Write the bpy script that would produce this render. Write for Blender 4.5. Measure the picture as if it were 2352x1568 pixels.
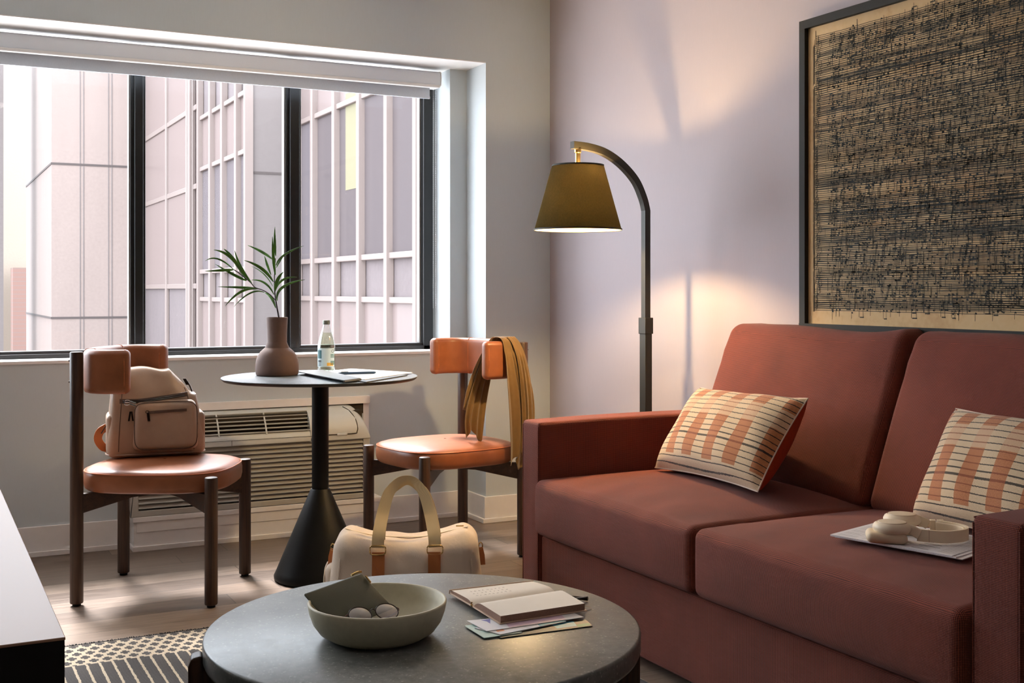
import bpy, bmesh, math, random
from mathutils import Vector, Matrix
random.seed(7)
for o in list(bpy.data.objects): bpy.data.objects.remove(o)
SC = bpy.context.scene
COL = SC.collection
PI = math.pi
# ------------------------------------------------------------------ camera
FPX, YAW, HOR, EYE = 2690.0, math.radians(27.1), 666.0, 1.05
cd = bpy.data.cameras.new('camera'); cam = bpy.data.objects.new('camera', cd); COL.objects.link(cam)
cam.location = (0, 0, EYE); cam.rotation_euler = (PI/2, 0, -YAW)
cd.sensor_width = 36; cd.lens = FPX/2352*36; cd.shift_y = -(784-HOR)/2352; cd.clip_start = .05; cd.clip_end = 300
SC.camera = cam
SC.view_settings.view_transform = 'Standard'; SC.view_settings.look = 'None'
SC.view_settings.gamma = 1; SC.view_settings.use_curve_mapping = False
SC.view_settings.exposure = 0.22
# ------------------------------------------------------------------ sky
W = bpy.data.worlds.new('sky'); SC.world = W; W.use_nodes = True
bg = W.node_tree.nodes['Background']; bg.inputs['Color'].default_value = (.82, .92, 1.0, 1); bg.inputs['Strength'].default_value = 9.5
sd = bpy.data.lights.new('hazy_sun', 'SUN'); sd.energy = 11.0; sd.angle = math.radians(14); sd.color = (1, .97, .93)
so = bpy.data.objects.new('hazy_sun', sd); COL.objects.link(so)
so.rotation_euler = Vector((.03, -math.cos(math.radians(50)), -math.sin(math.radians(50)))).to_track_quat('-Z', 'Y').to_euler()

_s, _c = math.sin(YAW), math.cos(YAW)
def ray(px, py):
    a = (px-1176)/FPX; b = -(py-HOR)/FPX
    return Vector((_s+a*_c, _c-a*_s, b))
def at_z(px, py, z):
    d = ray(px, py); return Vector((0, 0, EYE)) + d*((z-EYE)/d.z)
def at_y(px, py, y):
    d = ray(px, py); return Vector((0, 0, EYE)) + d*(y/d.y)
def at_x(px, py, x):
    d = ray(px, py); return Vector((0, 0, EYE)) + d*(x/d.x)
def at_d(px, py, dep): return Vector((0, 0, EYE)) + ray(px, py)*dep

# ------------------------------------------------------------------ materials
def lin(c):
    return tuple(((v/255)/12.92 if v/255 <= .04045 else (((v/255)+.055)/1.055)**2.4) for v in c) + (1,)
class E:                                     # shader math helper
    def __init__(s, t, sock): s.t = t; s.k = sock
    def op(s, o, b=None, c=None):
        n = s.t.nodes.new('ShaderNodeMath'); n.operation = o
        s.t.links.new(s.k, n.inputs[0])
        for i, v in ((1, b), (2, c)):
            if v is None: continue
            if isinstance(v, E): s.t.links.new(v.k, n.inputs[i])
            else: n.inputs[i].default_value = v
        return E(s.t, n.outputs[0])
    def __add__(s, b): return s.op('ADD', b)
    def __sub__(s, b): return s.op('SUBTRACT', b)
    def __mul__(s, b): return s.op('MULTIPLY', b)
    def __truediv__(s, b): return s.op('DIVIDE', b)
    def lt(s, b): return s.op('LESS_THAN', b)
    def gt(s, b): return s.op('GREATER_THAN', b)
    def sin(s): return s.op('SINE')
    def abs(s): return s.op('ABSOLUTE')
    def floor(s): return s.op('FLOOR')
    def fract(s): return s.op('FRACT')
    def mod(s, b): return s.op('FLOORED_MODULO', b)
    def mx(s, b): return s.op('MAXIMUM', b)
    def mn(s, b): return s.op('MINIMUM', b)
class Mat:
    def __init__(s, name, col=(.8, .8, .8, 1), rough=.5, **kw):
        s.m = bpy.data.materials.new(name); s.m.use_nodes = True; s.t = s.m.node_tree
        s.b = s.t.nodes['Principled BSDF']; s.b.inputs['Base Color'].default_value = col
        s.b.inputs['Roughness'].default_value = rough
        for k, v in kw.items():
            s.b.inputs[{'metal': 'Metallic', 'trans': 'Transmission Weight', 'ior': 'IOR', 'sheen': 'Sheen Weight', 'coat': 'Coat Weight', 'spec': 'Specular IOR Level', 'alpha': 'Alpha', 'sss': 'Subsurface Weight'}[k]].default_value = v
    def coord(s, kind='Object'):
        n = s.t.nodes.new('ShaderNodeTexCoord'); return n.outputs[kind]
    def xyz(s, kind='Object'):
        n = s.t.nodes.new('ShaderNodeSeparateXYZ'); s.t.links.new(s.coord(kind), n.inputs[0])
        return [E(s.t, n.outputs[i]) for i in range(3)]
    def noise(s, scale=5, detail=3, rough=.5, stretch=None, kind='Object', dist=0):
        n = s.t.nodes.new('ShaderNodeTexNoise'); n.inputs['Scale'].default_value = scale; n.inputs['Detail'].default_value = detail
        n.inputs['Roughness'].default_value = rough; n.inputs['Distortion'].default_value = dist
        if stretch:
            mp = s.t.nodes.new('ShaderNodeMapping'); mp.inputs['Scale'].default_value = stretch
            s.t.links.new(s.coord(kind), mp.inputs[0]); s.t.links.new(mp.outputs[0], n.inputs['Vector'])
        else: s.t.links.new(s.coord(kind), n.inputs['Vector'])
        return E(s.t, n.outputs[0])
    def voro(s, scale, kind='Object', feat='F1', out=0):
        n = s.t.nodes.new('ShaderNodeTexVoronoi'); n.inputs['Scale'].default_value = scale; n.feature = feat
        s.t.links.new(s.coord(kind), n.inputs['Vector']); return E(s.t, n.outputs[out])
    def ramp(s, e, stops, interp='LINEAR'):
        n = s.t.nodes.new('ShaderNodeValToRGB'); s.t.links.new(e.k, n.inputs[0]); n.color_ramp.interpolation = interp
        cr = n.color_ramp
        while len(cr.elements) < len(stops): cr.elements.new(.5)
        for el, (p, c) in zip(cr.elements, stops): el.position = p; el.color = c
        return n.outputs[0]
    def mix(s, fac, a, b):
        n = s.t.nodes.new('ShaderNodeMix'); n.data_type = 'RGBA'
        if isinstance(fac, E): s.t.links.new(fac.k, n.inputs[0])
        else: n.inputs[0].default_value = fac
        for i, v in ((6, a), (7, b)):
            if isinstance(v, tuple): n.inputs[i].default_value = v
            else: s.t.links.new(v, n.inputs[i])
        return n.outputs[2]
    def color(s, sock): s.t.links.new(sock, s.b.inputs['Base Color']); return s
    def roughness(s, e, lo, hi):
        n = s.t.nodes.new('ShaderNodeMapRange'); s.t.links.new(e.k, n.inputs[0]); n.inputs[3].default_value = lo; n.inputs[4].default_value = hi
        s.t.links.new(n.outputs[0], s.b.inputs['Roughness']); return s
    def bump(s, e, strength=.3, dist=.002):
        n = s.t.nodes.new('ShaderNodeBump'); n.inputs['Strength'].default_value = strength; n.inputs['Distance'].default_value = dist
        s.t.links.new(e.k, n.inputs['Height'])
        if getattr(s, 'lastbump', None): s.t.links.new(s.lastbump, n.inputs['Normal'])
        s.lastbump = n.outputs[0]; s.t.links.new(n.outputs[0], s.b.inputs['Normal']); return s
def plain(name, rgb, rough=.5, var=.0, nscale=20, bump=0, **kw):
    m = Mat(name, lin(rgb), rough, **kw)
    if var or bump:
        n = m.noise(nscale, 4)
        if var:
            a = tuple(min(1, v*(1-var)) for v in lin(rgb)[:3])+(1,); b = tuple(min(1, v*(1+var)) for v in lin(rgb)[:3])+(1,)
            m.color(m.ramp(n, [(.3, a), (.7, b)]))
        if bump: m.bump(n, bump, .001)
    return m.m
def leather(name, rgb, rough=.35, dark=.7):
    m = Mat(name, lin(rgb), rough); n = m.noise(9, 5, .6); c = lin(rgb)
    m.color(m.ramp(n, [(.3, tuple(v*dark for v in c[:3])+(1,)), (.65, c)]))
    m.bump(m.voro(420), .12, .0006); m.bump(m.noise(14, 4), .12, .004); return m.m
def fabric(name, rgb, hi, k=1500, rough=.85, amt=.5, bumpd=.0015, sheen=.25):
    m = Mat(name, lin(rgb), rough, sheen=sheen*.3); x, y, z = m.xyz()
    a = ((x+y+z*1.0)*k).sin(); b = ((x*1.0-y+z)*k).sin(); c2 = ((x+y-z)*k).sin()
    w = a*b*c2
    if 'weave' in name:                              # box-projected basket weave
        g = m.t.nodes.new('ShaderNodeNewGeometry'); sp = m.t.nodes.new('ShaderNodeSeparateXYZ'); m.t.links.new(g.outputs['Normal'], sp.inputs[0])
        nx, ny, nz_ = [E(m.t, sp.outputs[i]).abs() for i in range(3)]
        mz = nz_.gt(.62); inv_ = mz*-1.0+1.0; mx_ = nx.gt(ny)*inv_
        u = x*(mx_*-1.0+1.0)+y*mx_; v = y*mz+z*inv_
        w = ((u+v)*980.0).sin()*((u-v)*980.0).sin()
    w = (w*(.75 if 'weave' in name else 1.6)+.5).mn(1.0).mx(0.0)
    n = m.noise(7, 3); w2 = (w*.8+n*.4-.1)
    m.color(m.ramp(w2, [(.15, lin(rgb)), (.85, lin(hi))])); m.bump(w, amt, bumpd)
    if 'canvas' in name: m.bump(m.noise(13, 4, .55), .4, .01)
    return m.m
def wood(name, dark, light, axis=2, rough=.4, scale=1.0):
    m = Mat(name, lin(light), rough); st = [28*scale]*3; st[axis] = 1.4*scale
    n = m.noise(3, 6, .65, tuple(st), dist=.6)
    m.color(m.ramp(n, [(.35, lin(dark)), (.62, lin(light))])); m.bump(n, .15, .001); m.roughness(n, rough, rough+.15); return m.m
def glassy(name, tint=(1, 1, 1, 1), refl=.06):
    m = bpy.data.materials.new(name); m.use_nodes = True; t = m.node_tree; t.nodes.clear()
    o = t.nodes.new('ShaderNodeOutputMaterial'); mx = t.nodes.new('ShaderNodeMixShader'); tr = t.nodes.new('ShaderNodeBsdfTransparent'); gl = t.nodes.new('ShaderNodeBsdfGlossy')
    tr.inputs[0].default_value = tint; gl.inputs['Roughness'].default_value = .02
    lw = t.nodes.new('ShaderNodeLayerWeight'); lw.inputs[0].default_value = .2
    mr = t.nodes.new('ShaderNodeMapRange'); mr.inputs[3].default_value = refl*.5; mr.inputs[4].default_value = refl*6
    t.links.new(lw.outputs['Facing'], mr.inputs[0]); t.links.new(mr.outputs[0], mx.inputs[0])
    t.links.new(tr.outputs[0], mx.inputs[1]); t.links.new(gl.outputs[0], mx.inputs[2]); t.links.new(mx.outputs[0], o.inputs[0]); return m

M = {}
def wallmat(name, rgb):
    m = Mat(name, lin(rgb), .75); x, y, z = m.xyz()
    n = m.noise(60, 3, .6, (14, 14, .35)); m.color(m.ramp(n, [(.3, tuple(v*.96 for v in lin(rgb)[:3])+(1,)), (.7, lin(rgb))])); m.bump(n, .08, .001); return m.m
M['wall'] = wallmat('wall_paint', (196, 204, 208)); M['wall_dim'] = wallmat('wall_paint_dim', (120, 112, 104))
M['wall_r'] = wallmat('wall_covering', (178, 168, 172))
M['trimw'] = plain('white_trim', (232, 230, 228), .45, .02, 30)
M['ceil'] = plain('ceiling_white', (235, 233, 230), .8)
M['black_frame'] = plain('black_window_metal', (18, 18, 19), .35, .1, 60)
M['silver'] = plain('window_track_metal', (92, 86, 78), .45)
M['glass'] = glassy('window_glass', (.97, .955, .96, 1), .02)
M['blind'] = plain('blind_cassette', (222, 226, 232), .4)
M['blind_fab'] = plain('blind_fabric', (206, 212, 220), .8, .03, 200)
M['leather'] = leather('tan_leather', (158, 94, 60), .38)
M['piping'] = plain('leather_piping', (196, 110, 66), .35)
M['dkwood'] = wood('dark_walnut', (44, 27, 17), (76, 50, 33), 2, .38)
M['dkwood_x'] = wood('dark_walnut_bar', (40, 25, 16), (66, 43, 29), 0, .38)
M['black_metal'] = plain('black_powder_coat', (8, 8, 7), .5, .15, 300, .2, spec=.2)
M['tabletop'] = plain('cafe_top', (122, 130, 136), .26, .05, 30)
M['tabledge'] = plain('cafe_edge', (22, 20, 18), .4)
M['vase'] = plain('brown_clay', (98, 72, 60), .7, .06, 60, .08)
M['acw'] = plain('ac_plastic', (188, 190, 184), .45)
M['acl'] = plain('ac_louver', (170, 168, 160), .5)
M['acd'] = plain('ac_dark', (44, 36, 24), .8)
M['bronze'] = plain('bronze_metal', (40, 37, 28), .45, metal=.3)
M['iron'] = plain('picture_frame_black', (30, 28, 23), .75)
M['canvas'] = fabric('canvas_cream', (206, 186, 166), (228, 212, 194), 2600, .9, .15, .0004, .1)
M['webbing'] = fabric('cotton_webbing', (208, 182, 136), (224, 200, 156), 2600, .85, .3, .0006, .1)
M['tan_strap'] = leather('tan_strap_leather', (188, 112, 62), .45, .85)
M['gold'] = plain('gold_metal', (214, 180, 120), .25, metal=1)
M['chrome'] = plain('chrome', (200, 200, 200), .15, metal=1)
M['gun'] = plain('gunmetal_zip', (52, 44, 40), .3, metal=.8)
M['taupe'] = leather('taupe_leather', (186, 160, 138), .38, .85)
M['taupe_dk'] = plain('taupe_zip_tape', (92, 72, 62), .6)
M['scarf'] = plain('olive_scarf', (112, 84, 40), .75, .08, 40, sheen=.3)
M['sofa'] = fabric('terracotta_weave', (62, 19, 11), (152, 68, 46), 1050, .9, .55, .002, .35)
M['sofa_seam'] = plain('sofa_seam', (110, 50, 40), .9)
M['pillow_back'] = plain('rust_linen', (176, 66, 30), .9, .1, 90, .3)
M['paper'] = plain('cream_paper', (232, 222, 208), .8, .02, 20)
M['white_paper'] = plain('white_paper', (226, 224, 228), .7)
M['cream_plastic'] = plain('cream_plastic', (238, 220, 192), .42)
M['cream_pad'] = plain('cream_pad', (224, 204, 174), .6)
M['olive'] = leather('olive_leather', (74, 76, 58), .5, .85)
M['bowl'] = plain('sand_ceramic', (206, 198, 170), .55, .04, 90, .1)
M['cover'] = plain('notebook_cover', (206, 176, 150), .5)
M['edge_paper'] = plain('page_edges', (150, 116, 96), .8, .1, 300)
M['ink'] = plain('print_ink', (60, 58, 66), .8)
M['blue'] = plain('blue_pen', (38, 66, 96), .35)
M['leafm'] = plain('leaf_green', (78, 126, 40), .4, .3, 40)
M['stem'] = plain('stem_brown', (52, 34, 36), .5)
M['red_dk'] = plain('felt_dark', (20, 20, 20), .8)
M['portfolio'] = leather('grey_portfolio', (74, 74, 72), .5, .9)
# stone top with flecks
m = Mat('terrazzo_stone', lin((100, 104, 102)), .42)
n1 = m.noise(6, 4); v1 = m.voro(95); v2 = m.voro(210); n2 = m.noise(70, 3)
base = m.ramp(n1*.5+n2*.5, [(.35, lin((84, 87, 85))), (.65, lin((122, 124, 120)))])
fl = v1.lt(.22)*m.noise(31, 2).gt(.5); fl2 = v2.lt(.25)*m.noise(44, 2).gt(.52)
m.color(m.mix(fl*.32, m.mix(fl2*.22, base, lin((190, 188, 178))), lin((200, 198, 188)))); m.bump(n2, .08, .001); m.roughness(n2, .3, .45)
M['stone'] = m.m
# floor planks along X
m = Mat('oak_planks', lin((140, 120, 104)), .38); x, y, z = m.xyz()
PW = .135
row = (y/PW).floor(); fy = (y/PW).fract()
rnd = ((row*12.9898).sin()*43758.5).fract()
xx = x/1.1 + rnd*5.0; fx = xx.fract(); col = xx.floor()
tone = ((row*7.31+col*3.77).sin()*9371.1).fract()
g1 = m.noise(3, 6, .6, (2.2, 30, 1), dist=.8); g2 = m.noise(4, 3, .5, (1, 9, 1))
gap = fy.lt(.02).mx(fx.lt(.003))
cc = m.ramp(g1*.55+g2*.2+tone*.25, [(.28, lin((84, 68, 56))), (.5, lin((118, 100, 86))), (.72, lin((150, 132, 116)))])
m.color(m.mix(gap*.75, cc, lin((40, 30, 24)))); m.bump(g1-gap*2.0, .2, .0015); m.roughness(g1, .3, .45)
M['floor'] = m.m
# concrete outside
def concrete(name, rgb, var=.12):
    m = Mat(name, lin(rgb), .9); c = lin(rgb); n = m.noise(.7, 6, .65, (1, 1, .35)); n2 = m.noise(14, 4)
    m.color(m.ramp(n*.6+n2*.4, [(.3, tuple(v*(1-var) for v in c[:3])+(1,)), (.7, tuple(v*(1+var*.5) for v in c[:3])+(1,))])); m.bump(n2, .2, .02); return m.m
M['conc'] = concrete('facade_concrete', (128, 114, 108)); M['conc2'] = concrete('facade_concrete_grey', (100, 92, 90))
M['mull'] = plain('facade_mullion', (112, 99, 94), .6)
M['spandrel'] = concrete('facade_spandrel', (94, 84, 84), .2)
M['pane_out'] = Mat('facade_glass', lin((88, 82, 85)), .12, spec=.2).m
M['pane_out2'] = Mat('facade_glass_pale', lin((110, 97, 94)), .3, spec=.3).m
M['pane_dark'] = Mat('facade_glass_dark', lin((78, 71, 72)), .15, spec=.2).m
M['curtain'] = plain('pale_window_blind', (104, 98, 74), .8)
M['joint'] = plain('concrete_joint', (70, 62, 60), .9)
m = Mat('far_brick', lin((140, 96, 84)), .9); x, y, z = m.xyz()
m.color(m.mix((z/.15).fract().lt(.12), lin((118, 92, 84)), lin((108, 98, 94)))); M['brick'] = m.m
M['reflector'] = concrete('white_reflector', (225, 222, 218), .05)
M['far'] = concrete('far_cream', (134, 122, 110), .04)
M['console_top'] = Mat('console_top', lin((176, 138, 112)), .34, spec=.45).m
M['console'] = plain('console_black', (14, 12, 12), .5)
M['paint_red'] = plain('headphone_mesh', (150, 100, 80), .8)

# ------------------------------------------------------------------ geometry
class MB:
    def __init__(s): s.v = []; s.f = []; s.uv = {}
    def add(s, vs, fs, mat=None):
        b = len(s.v); s.v += [tuple(mat @ Vector(p)) if mat else tuple(p) for p in vs]
        s.f += [tuple(i+b for i in f) for f in fs]; return s
    def box(s, a, b, mat=None):
        x0, y0, z0 = a; x1, y1, z1 = b
        return s.add([(x0, y0, z0), (x1, y0, z0), (x1, y1, z0), (x0, y1, z0), (x0, y0, z1), (x1, y0, z1), (x1, y1, z1), (x0, y1, z1)],
                     [(0, 3, 2, 1), (4, 5, 6, 7), (0, 1, 5, 4), (1, 2, 6, 5), (2, 3, 7, 6), (3, 0, 4, 7)], mat)
    def prism(s, poly, z0, z1, mat=None):         # poly in xy
        n = len(poly)
        vs = [(x, y, z0) for x, y in poly]+[(x, y, z1) for x, y in poly]
        return s.add(vs, [tuple(range(n))[::-1], tuple(range(n, 2*n))]+[(i, (i+1) % n, n+(i+1) % n, n+i) for i in range(n)], mat)
    def lathe(s, prof, n=48, c=(0, 0, 0), mat=None):
        vs = []; fs = []
        for r, z in prof:
            for k in range(n):
                a = 2*PI*k/n; vs.append((c[0]+max(r, 1e-5)*math.cos(a), c[1]+max(r, 1e-5)*math.sin(a), c[2]+z))
        for i in range(len(prof)-1):
            for k in range(n):
                k2 = (k+1) % n; fs.append((i*n+k, i*n+k2, (i+1)*n+k2, (i+1)*n+k))
        return s.add(vs, fs, mat)
    def cyl(s, p0, p1, r0, r1=None, n=24, bev=0):
        r1 = r0 if r1 is None else r1; p0 = Vector(p0); p1 = Vector(p1); L = (p1-p0).length
        q = (p1-p0).to_track_quat('Z', 'Y').to_matrix().to_4x4(); q.translation = p0
        if bev:
            pr = [(0, 0), (r0-bev, 0), (r0-bev*.3, bev*.3), (r0, bev), (r1, L-bev), (r1-bev*.3, L-bev*.3), (r1-bev, L), (0, L)]
        else: pr = [(0, 0), (r0, 0), (r1, L), (0, L)]
        return s.lathe(pr, n, mat=q)
    def sweep(s, path, prof, up=(0, 0, 1), closed=False, caps=True, scale=None, twist=None):
        P = [Vector(p) for p in path]; n = len(P); m = len(prof); vs = []; up = Vector(up)
        for i, p in enumerate(P):
            if closed: t = P[(i+1) % n]-P[i-1]
            else: t = P[min(i+1, n-1)]-P[max(i-1, 0)]
            t.normalize(); side = t.cross(up)
            if side.length < 1e-4: side = t.cross(Vector((0, 1, 0)))
            side.normalize(); u = side.cross(t).normalized(); k = scale[i] if scale else 1
            if twist:
                ca, sa = math.cos(twist[i]), math.sin(twist[i]); side, u = side*ca+u*sa, u*ca-side*sa
            for a, b in prof: vs.append(p+side*a*k+u*b*k)
        fs = []
        for i in range(n if closed else n-1):
            j = (i+1) % n
            for k in range(m):
                k2 = (k+1) % m; fs.append((i*m+k, i*m+k2, j*m+k2, j*m+k))
        if caps and not closed: fs += [tuple(range(m))[::-1], tuple((n-1)*m+k for k in range(m))]
        return s.add(vs, fs)
    def tube(s, path, r, n=10, closed=False, scale=None):
        return s.sweep(path, [(r*math.cos(2*PI*k/n), r*math.sin(2*PI*k/n)) for k in range(n)], (0.01, .02, 1), closed, True, scale)
    def rbox(s, size, r, seg=(10, 10, 10), fn=None, mat=None, cs=4):
        h = [v/2 for v in size]; r = min(r, min(h)*.999)
        cc = []
        for a in range(3):
            inner = h[a]-r; L = []
            for k in range(cs): L.append(-(inner+r*math.tan((1-k/cs)*PI/4)))
            for k in range(seg[a]+1): L.append(-inner+2*inner*k/seg[a])
            for k in range(cs): L.append(inner+r*math.tan((k+1)/cs*PI/4))
            cc.append(L)
        idx = {}; vs = []; fs = []
        def vert(p):
            key = tuple(round(v, 6) for v in p)
            if key in idx: return idx[key]
            q = [max(-(h[a]-r), min(h[a]-r, p[a])) for a in range(3)]
            d = Vector([p[a]-q[a] for a in range(3)])
            if d.length > 1e-9: d = d.normalized()*r
            w = Vector(q)+d
            if fn: w = Vector(fn(*w))
            idx[key] = len(vs); vs.append(w); return idx[key]
        for a in range(3):
            b, c = (a+1) % 3, (a+2) % 3
            for sg in (-1, 1):
                for i in range(len(cc[b])-1):
                    for j in range(len(cc[c])-1):
                        q = []
                        for u, v in ((i, j), (i+1, j), (i+1, j+1), (i, j+1)):
                            p = [0, 0, 0]; p[a] = sg*h[a]; p[b] = cc[b][u]; p[c] = cc[c][v]; q.append(vert(p))
                        fs.append(tuple(q) if sg > 0 else tuple(q[::-1]))
        return s.add(vs, fs, mat)
    def grid(s, rows, close=False):
        n = len(rows[0]); vs = [p for r in rows for p in r]; fs = []
        for i in range(len(rows)-1):
            for j in range(n-1 if not close else n):
                j2 = (j+1) % n; fs.append((i*n+j, i*n+j2, (i+1)*n+j2, (i+1)*n+j))
        return s.add(vs, fs)
    def quad(s, a, b, c, d): return s.add([a, b, c, d], [(0, 1, 2, 3)])
    def build(s, name, mat, parent=None, bevel=0, solid=0, ang=35, uvfn=None, bseg=2, off=0):
        me = bpy.data.meshes.new(name); me.from_pydata(s.v, [], s.f); me.validate(); me.update()
        bm = bmesh.new(); bm.from_mesh(me); bmesh.ops.remove_doubles(bm, verts=bm.verts, dist=1e-6); bmesh.ops.recalc_face_normals(bm, faces=bm.faces); bm.to_mesh(me); bm.free()
        if uvfn:
            l = me.uv_layers.new(name='uv')
            for lp in me.loops: l.data[lp.index].uv = uvfn(me.vertices[lp.vertex_index].co)
        for p in me.polygons: p.use_smooth = True
        me.set_sharp_from_angle(angle=math.radians(ang))
        me.materials.append(mat); o = bpy.data.objects.new(name, me); COL.objects.link(o)
        if parent: o.parent = parent
        if solid: md = o.modifiers.new('thick', 'SOLIDIFY'); md.thickness = solid; md.offset = off
        if bevel:
            md = o.modifiers.new('bevel', 'BEVEL'); md.width = bevel; md.segments = bseg; md.limit_method = 'ANGLE'; md.angle_limit = math.radians(40)
        return o
def tag(o, label=None, cat=None, group=None, kind=None):
    if label: o['label'] = label
    if cat: o['category'] = cat
    if group: o['group'] = group
    if kind: o['kind'] = kind
    return o
def thing(name, loc, rz, label, cat, group=None, kind=None):
    o = bpy.data.objects.new(name, None); COL.objects.link(o); o.empty_display_size = .1
    o.location = loc; o.rotation_euler = (0, 0, rz); return tag(o, label, cat, group, kind)
def struct(o): o['kind'] = 'structure'; return o
def smoothpath(pts, n=8):
    P = [Vector(p) for p in pts]; out = []
    for i in range(len(P)-1):
        p0 = P[max(i-1, 0)]; p1 = P[i]; p2 = P[i+1]; p3 = P[min(i+2, len(P)-1)]
        for k in range(n):
            t = k/n; out.append(.5*((2*p1)+(p2-p0)*t+(2*p0-5*p1+4*p2-p3)*t*t+(3*p1-p0-3*p2+p3)*t**3))
    out.append(P[-1]); return out
def rectprof(w, h): return [(-w/2, -h/2), (w/2, -h/2), (w/2, h/2), (-w/2, h/2)]
def frame_mat(o, ex, ey, ez):
    m = Matrix.Identity(4)
    for i, e in enumerate((ex, ey, ez)):
        for k in range(3): m[k][i] = e[k]
    m.translation = Vector(o); return m

# ------------------------------------------------------------------ room shell
XR, YF, YR, XC = 2.639, 4.77, 4.975, 2.308          # right wall, pilaster plane, recess plane, pilaster side
ZT, ZC, ZS = 2.077, 2.46, .77                       # header underside, ceiling, sill
XL, YB, YW = -2.2, -2.2, 5.17
WX0, WX1 = -1.9, 2.222
b = MB(); b.box((XL-.1, YB-.1, -.1), (XR+.1, YR+.3, 0)); struct(b.build('floor', M['floor']))
b = MB(); b.box((XL-.1, YB-.1, ZC), (XR+.1, YR+.3, ZC+.1)); struct(b.build('ceiling', M['ceil']))
b = MB(); b.box((XR, YB-.1, 0), (XR+.1, YR+.3, ZC)); struct(b.build('wall_right', M['wall_r']))
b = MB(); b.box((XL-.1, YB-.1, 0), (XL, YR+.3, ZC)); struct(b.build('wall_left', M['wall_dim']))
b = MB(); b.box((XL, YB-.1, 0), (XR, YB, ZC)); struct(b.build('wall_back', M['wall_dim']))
b = MB()
b.box((XL, YF, ZT+.004), (XC, YR+.3, ZC))                # header
b.box((XC, YF, 0), (XR, YR+.3, ZC))                 # pilaster
b.box((XL, YR, 0), (XC, YR+.3, ZS-.012))            # wall under the sill
b.box((WX1, YR, ZS-.012), (XC, YR+.3, ZT))          # right jamb
b.box((XL, YR, ZS-.012), (WX0, YR+.3, ZT))
struct(b.build('wall_front', M['wall']))
b = MB(); b.box((XL, YF+.001, ZT), (XC, YR+.3, ZT+.004)); struct(b.build('reveal_lit_underside', M['trimw']))  # header underside coloured whiter than the wall, window brightness put into the paint
b = MB(); b.box((WX0, YR-.004, ZS-.012), (WX1, YR+.29, ZS)); struct(b.build('trim_1', M['trimw']))   # sill
def base(name, x0, y0, x1, y1, wrap=0):                     # baseboard run as boxes, with a shoe strip
    b = MB(); dx, dy = x1-x0, y1-y0
    if abs(dx) > abs(dy):
        b.box((x0-wrap, y0-.012, 0), (x1, y0, .117)); b.box((x0-wrap*2, y0-.0242, 0), (x1, y0-.012, .02))
    else:
        b.box((x0-.012, y0+.0003, 0), (x0, y1, .117)); b.box((x0-.024, y0-.0119, 0), (x0-.012, y1, .0199))
    struct(b.build(name, M['trimw'], bevel=.0015))
base('baseboard_front', XL, YR, .79, YR); base('baseboard_front_right', 1.842, YR, XC, YR)
base('baseboard_pilaster', XC, YF, XC, YR-.013); base('baseboard_corner', XC, YF, XR-.013, YF, .012); base('baseboard_right', XR, YB, XR, YF-.02)
# window
win = bpy.data.objects.new('window_1', None); COL.objects.link(win); win.location = (0, YW, 0); struct(win)
fr = MB()
fr.box((WX0, -.03, ZS), (WX1, .05, ZS+.018)); fr.box((WX0, -.03, ZT-.04), (WX1, .05, ZT)); fr.box((2.16, -.03, ZS), (2.208, .05, ZT)); fr.box((WX0, -.03, ZS), (WX0+.05, .05, ZT))
fr.box((WX0, -.015, ZS+.018), (WX1, .05, ZS+.03))
for x0, x1 in ((.822, .884), (1.496, 1.566)):
    fr.box((x0, -.012, ZS+.018), (x1, .05, ZT-.04)); fr.box((x0+.015, -.03, ZS+.018), (x1-.012, -.01, ZT-.04))
fr.build('frame', M['black_frame'], win, bevel=.0015)
fr = MB()
for x0 in (.811, 1.484, 2.143): fr.box((x0+.005, -.006, ZS+.02), (x0+.011, .03, ZT-.04))
fr.box((2.208, -.006, ZS), (2.214, .03, ZT)); fr.build('track', M['silver'], win)
for x0, x1 in ((WX0+.03, .83), (.876, 1.504), (1.558, 2.17)):
    p = MB(); p.box((x0, .018, ZS+.03), (x1, .022, ZT-.04)); p.build('pane', M['glass'], win)
# roller blind
bl = thing('roller_blind', (0, YR+.03, 2.0), 0, 'long white roller blind in a rounded cassette above the window', 'window blind')
bx1 = at_y(1003, 190, YR+.03).x
prof = [(-.045, .0), (-.047, .03), (-.043, .052), (-.03, .058), (.05, .058), (.05, -.012), (-.03, -.012), (-.043, -.006)]
b = MB(); b.sweep([(-1.88, 0, 0), (bx1, 0, 0)], [(-y, z) for y, z in prof]); b.build('cassette', M['blind'], bl, bevel=.004)
b = MB(); b.sweep([(-1.88, 0, 0), (bx1-.006, 0, 0)], [(.05, -.012), (.05, -.006), (.02, -.008), (.02, -.018), (.046, -.018)]); b.build('bottom_lip', M['trimw'], bl)
b = MB(); b.sweep([(bx1, 0, 0), (bx1+.005, 0, 0)], [(-y*1.02, z*1.02) for y, z in prof]); b.build('end_cap', M['trimw'], bl, bevel=.001)
b = MB(); b.box((-1.87, .012, -.062), (bx1-.03, .014, .03)); b.box((-1.87, .008, -.062), (bx1-.03, .018, -.052)); b.build('shade', M['blind_fab'], bl)
b = MB()
for k in range(120):
    z = -.02-k*.0085
    for dx in (0, .012): b.lathe([(0, -.002), (.002, 0), (0, .002)], 6, (bx1-.022+dx, -.01, z))
b.build('bead_chain', M['blind'], bl)

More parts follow.
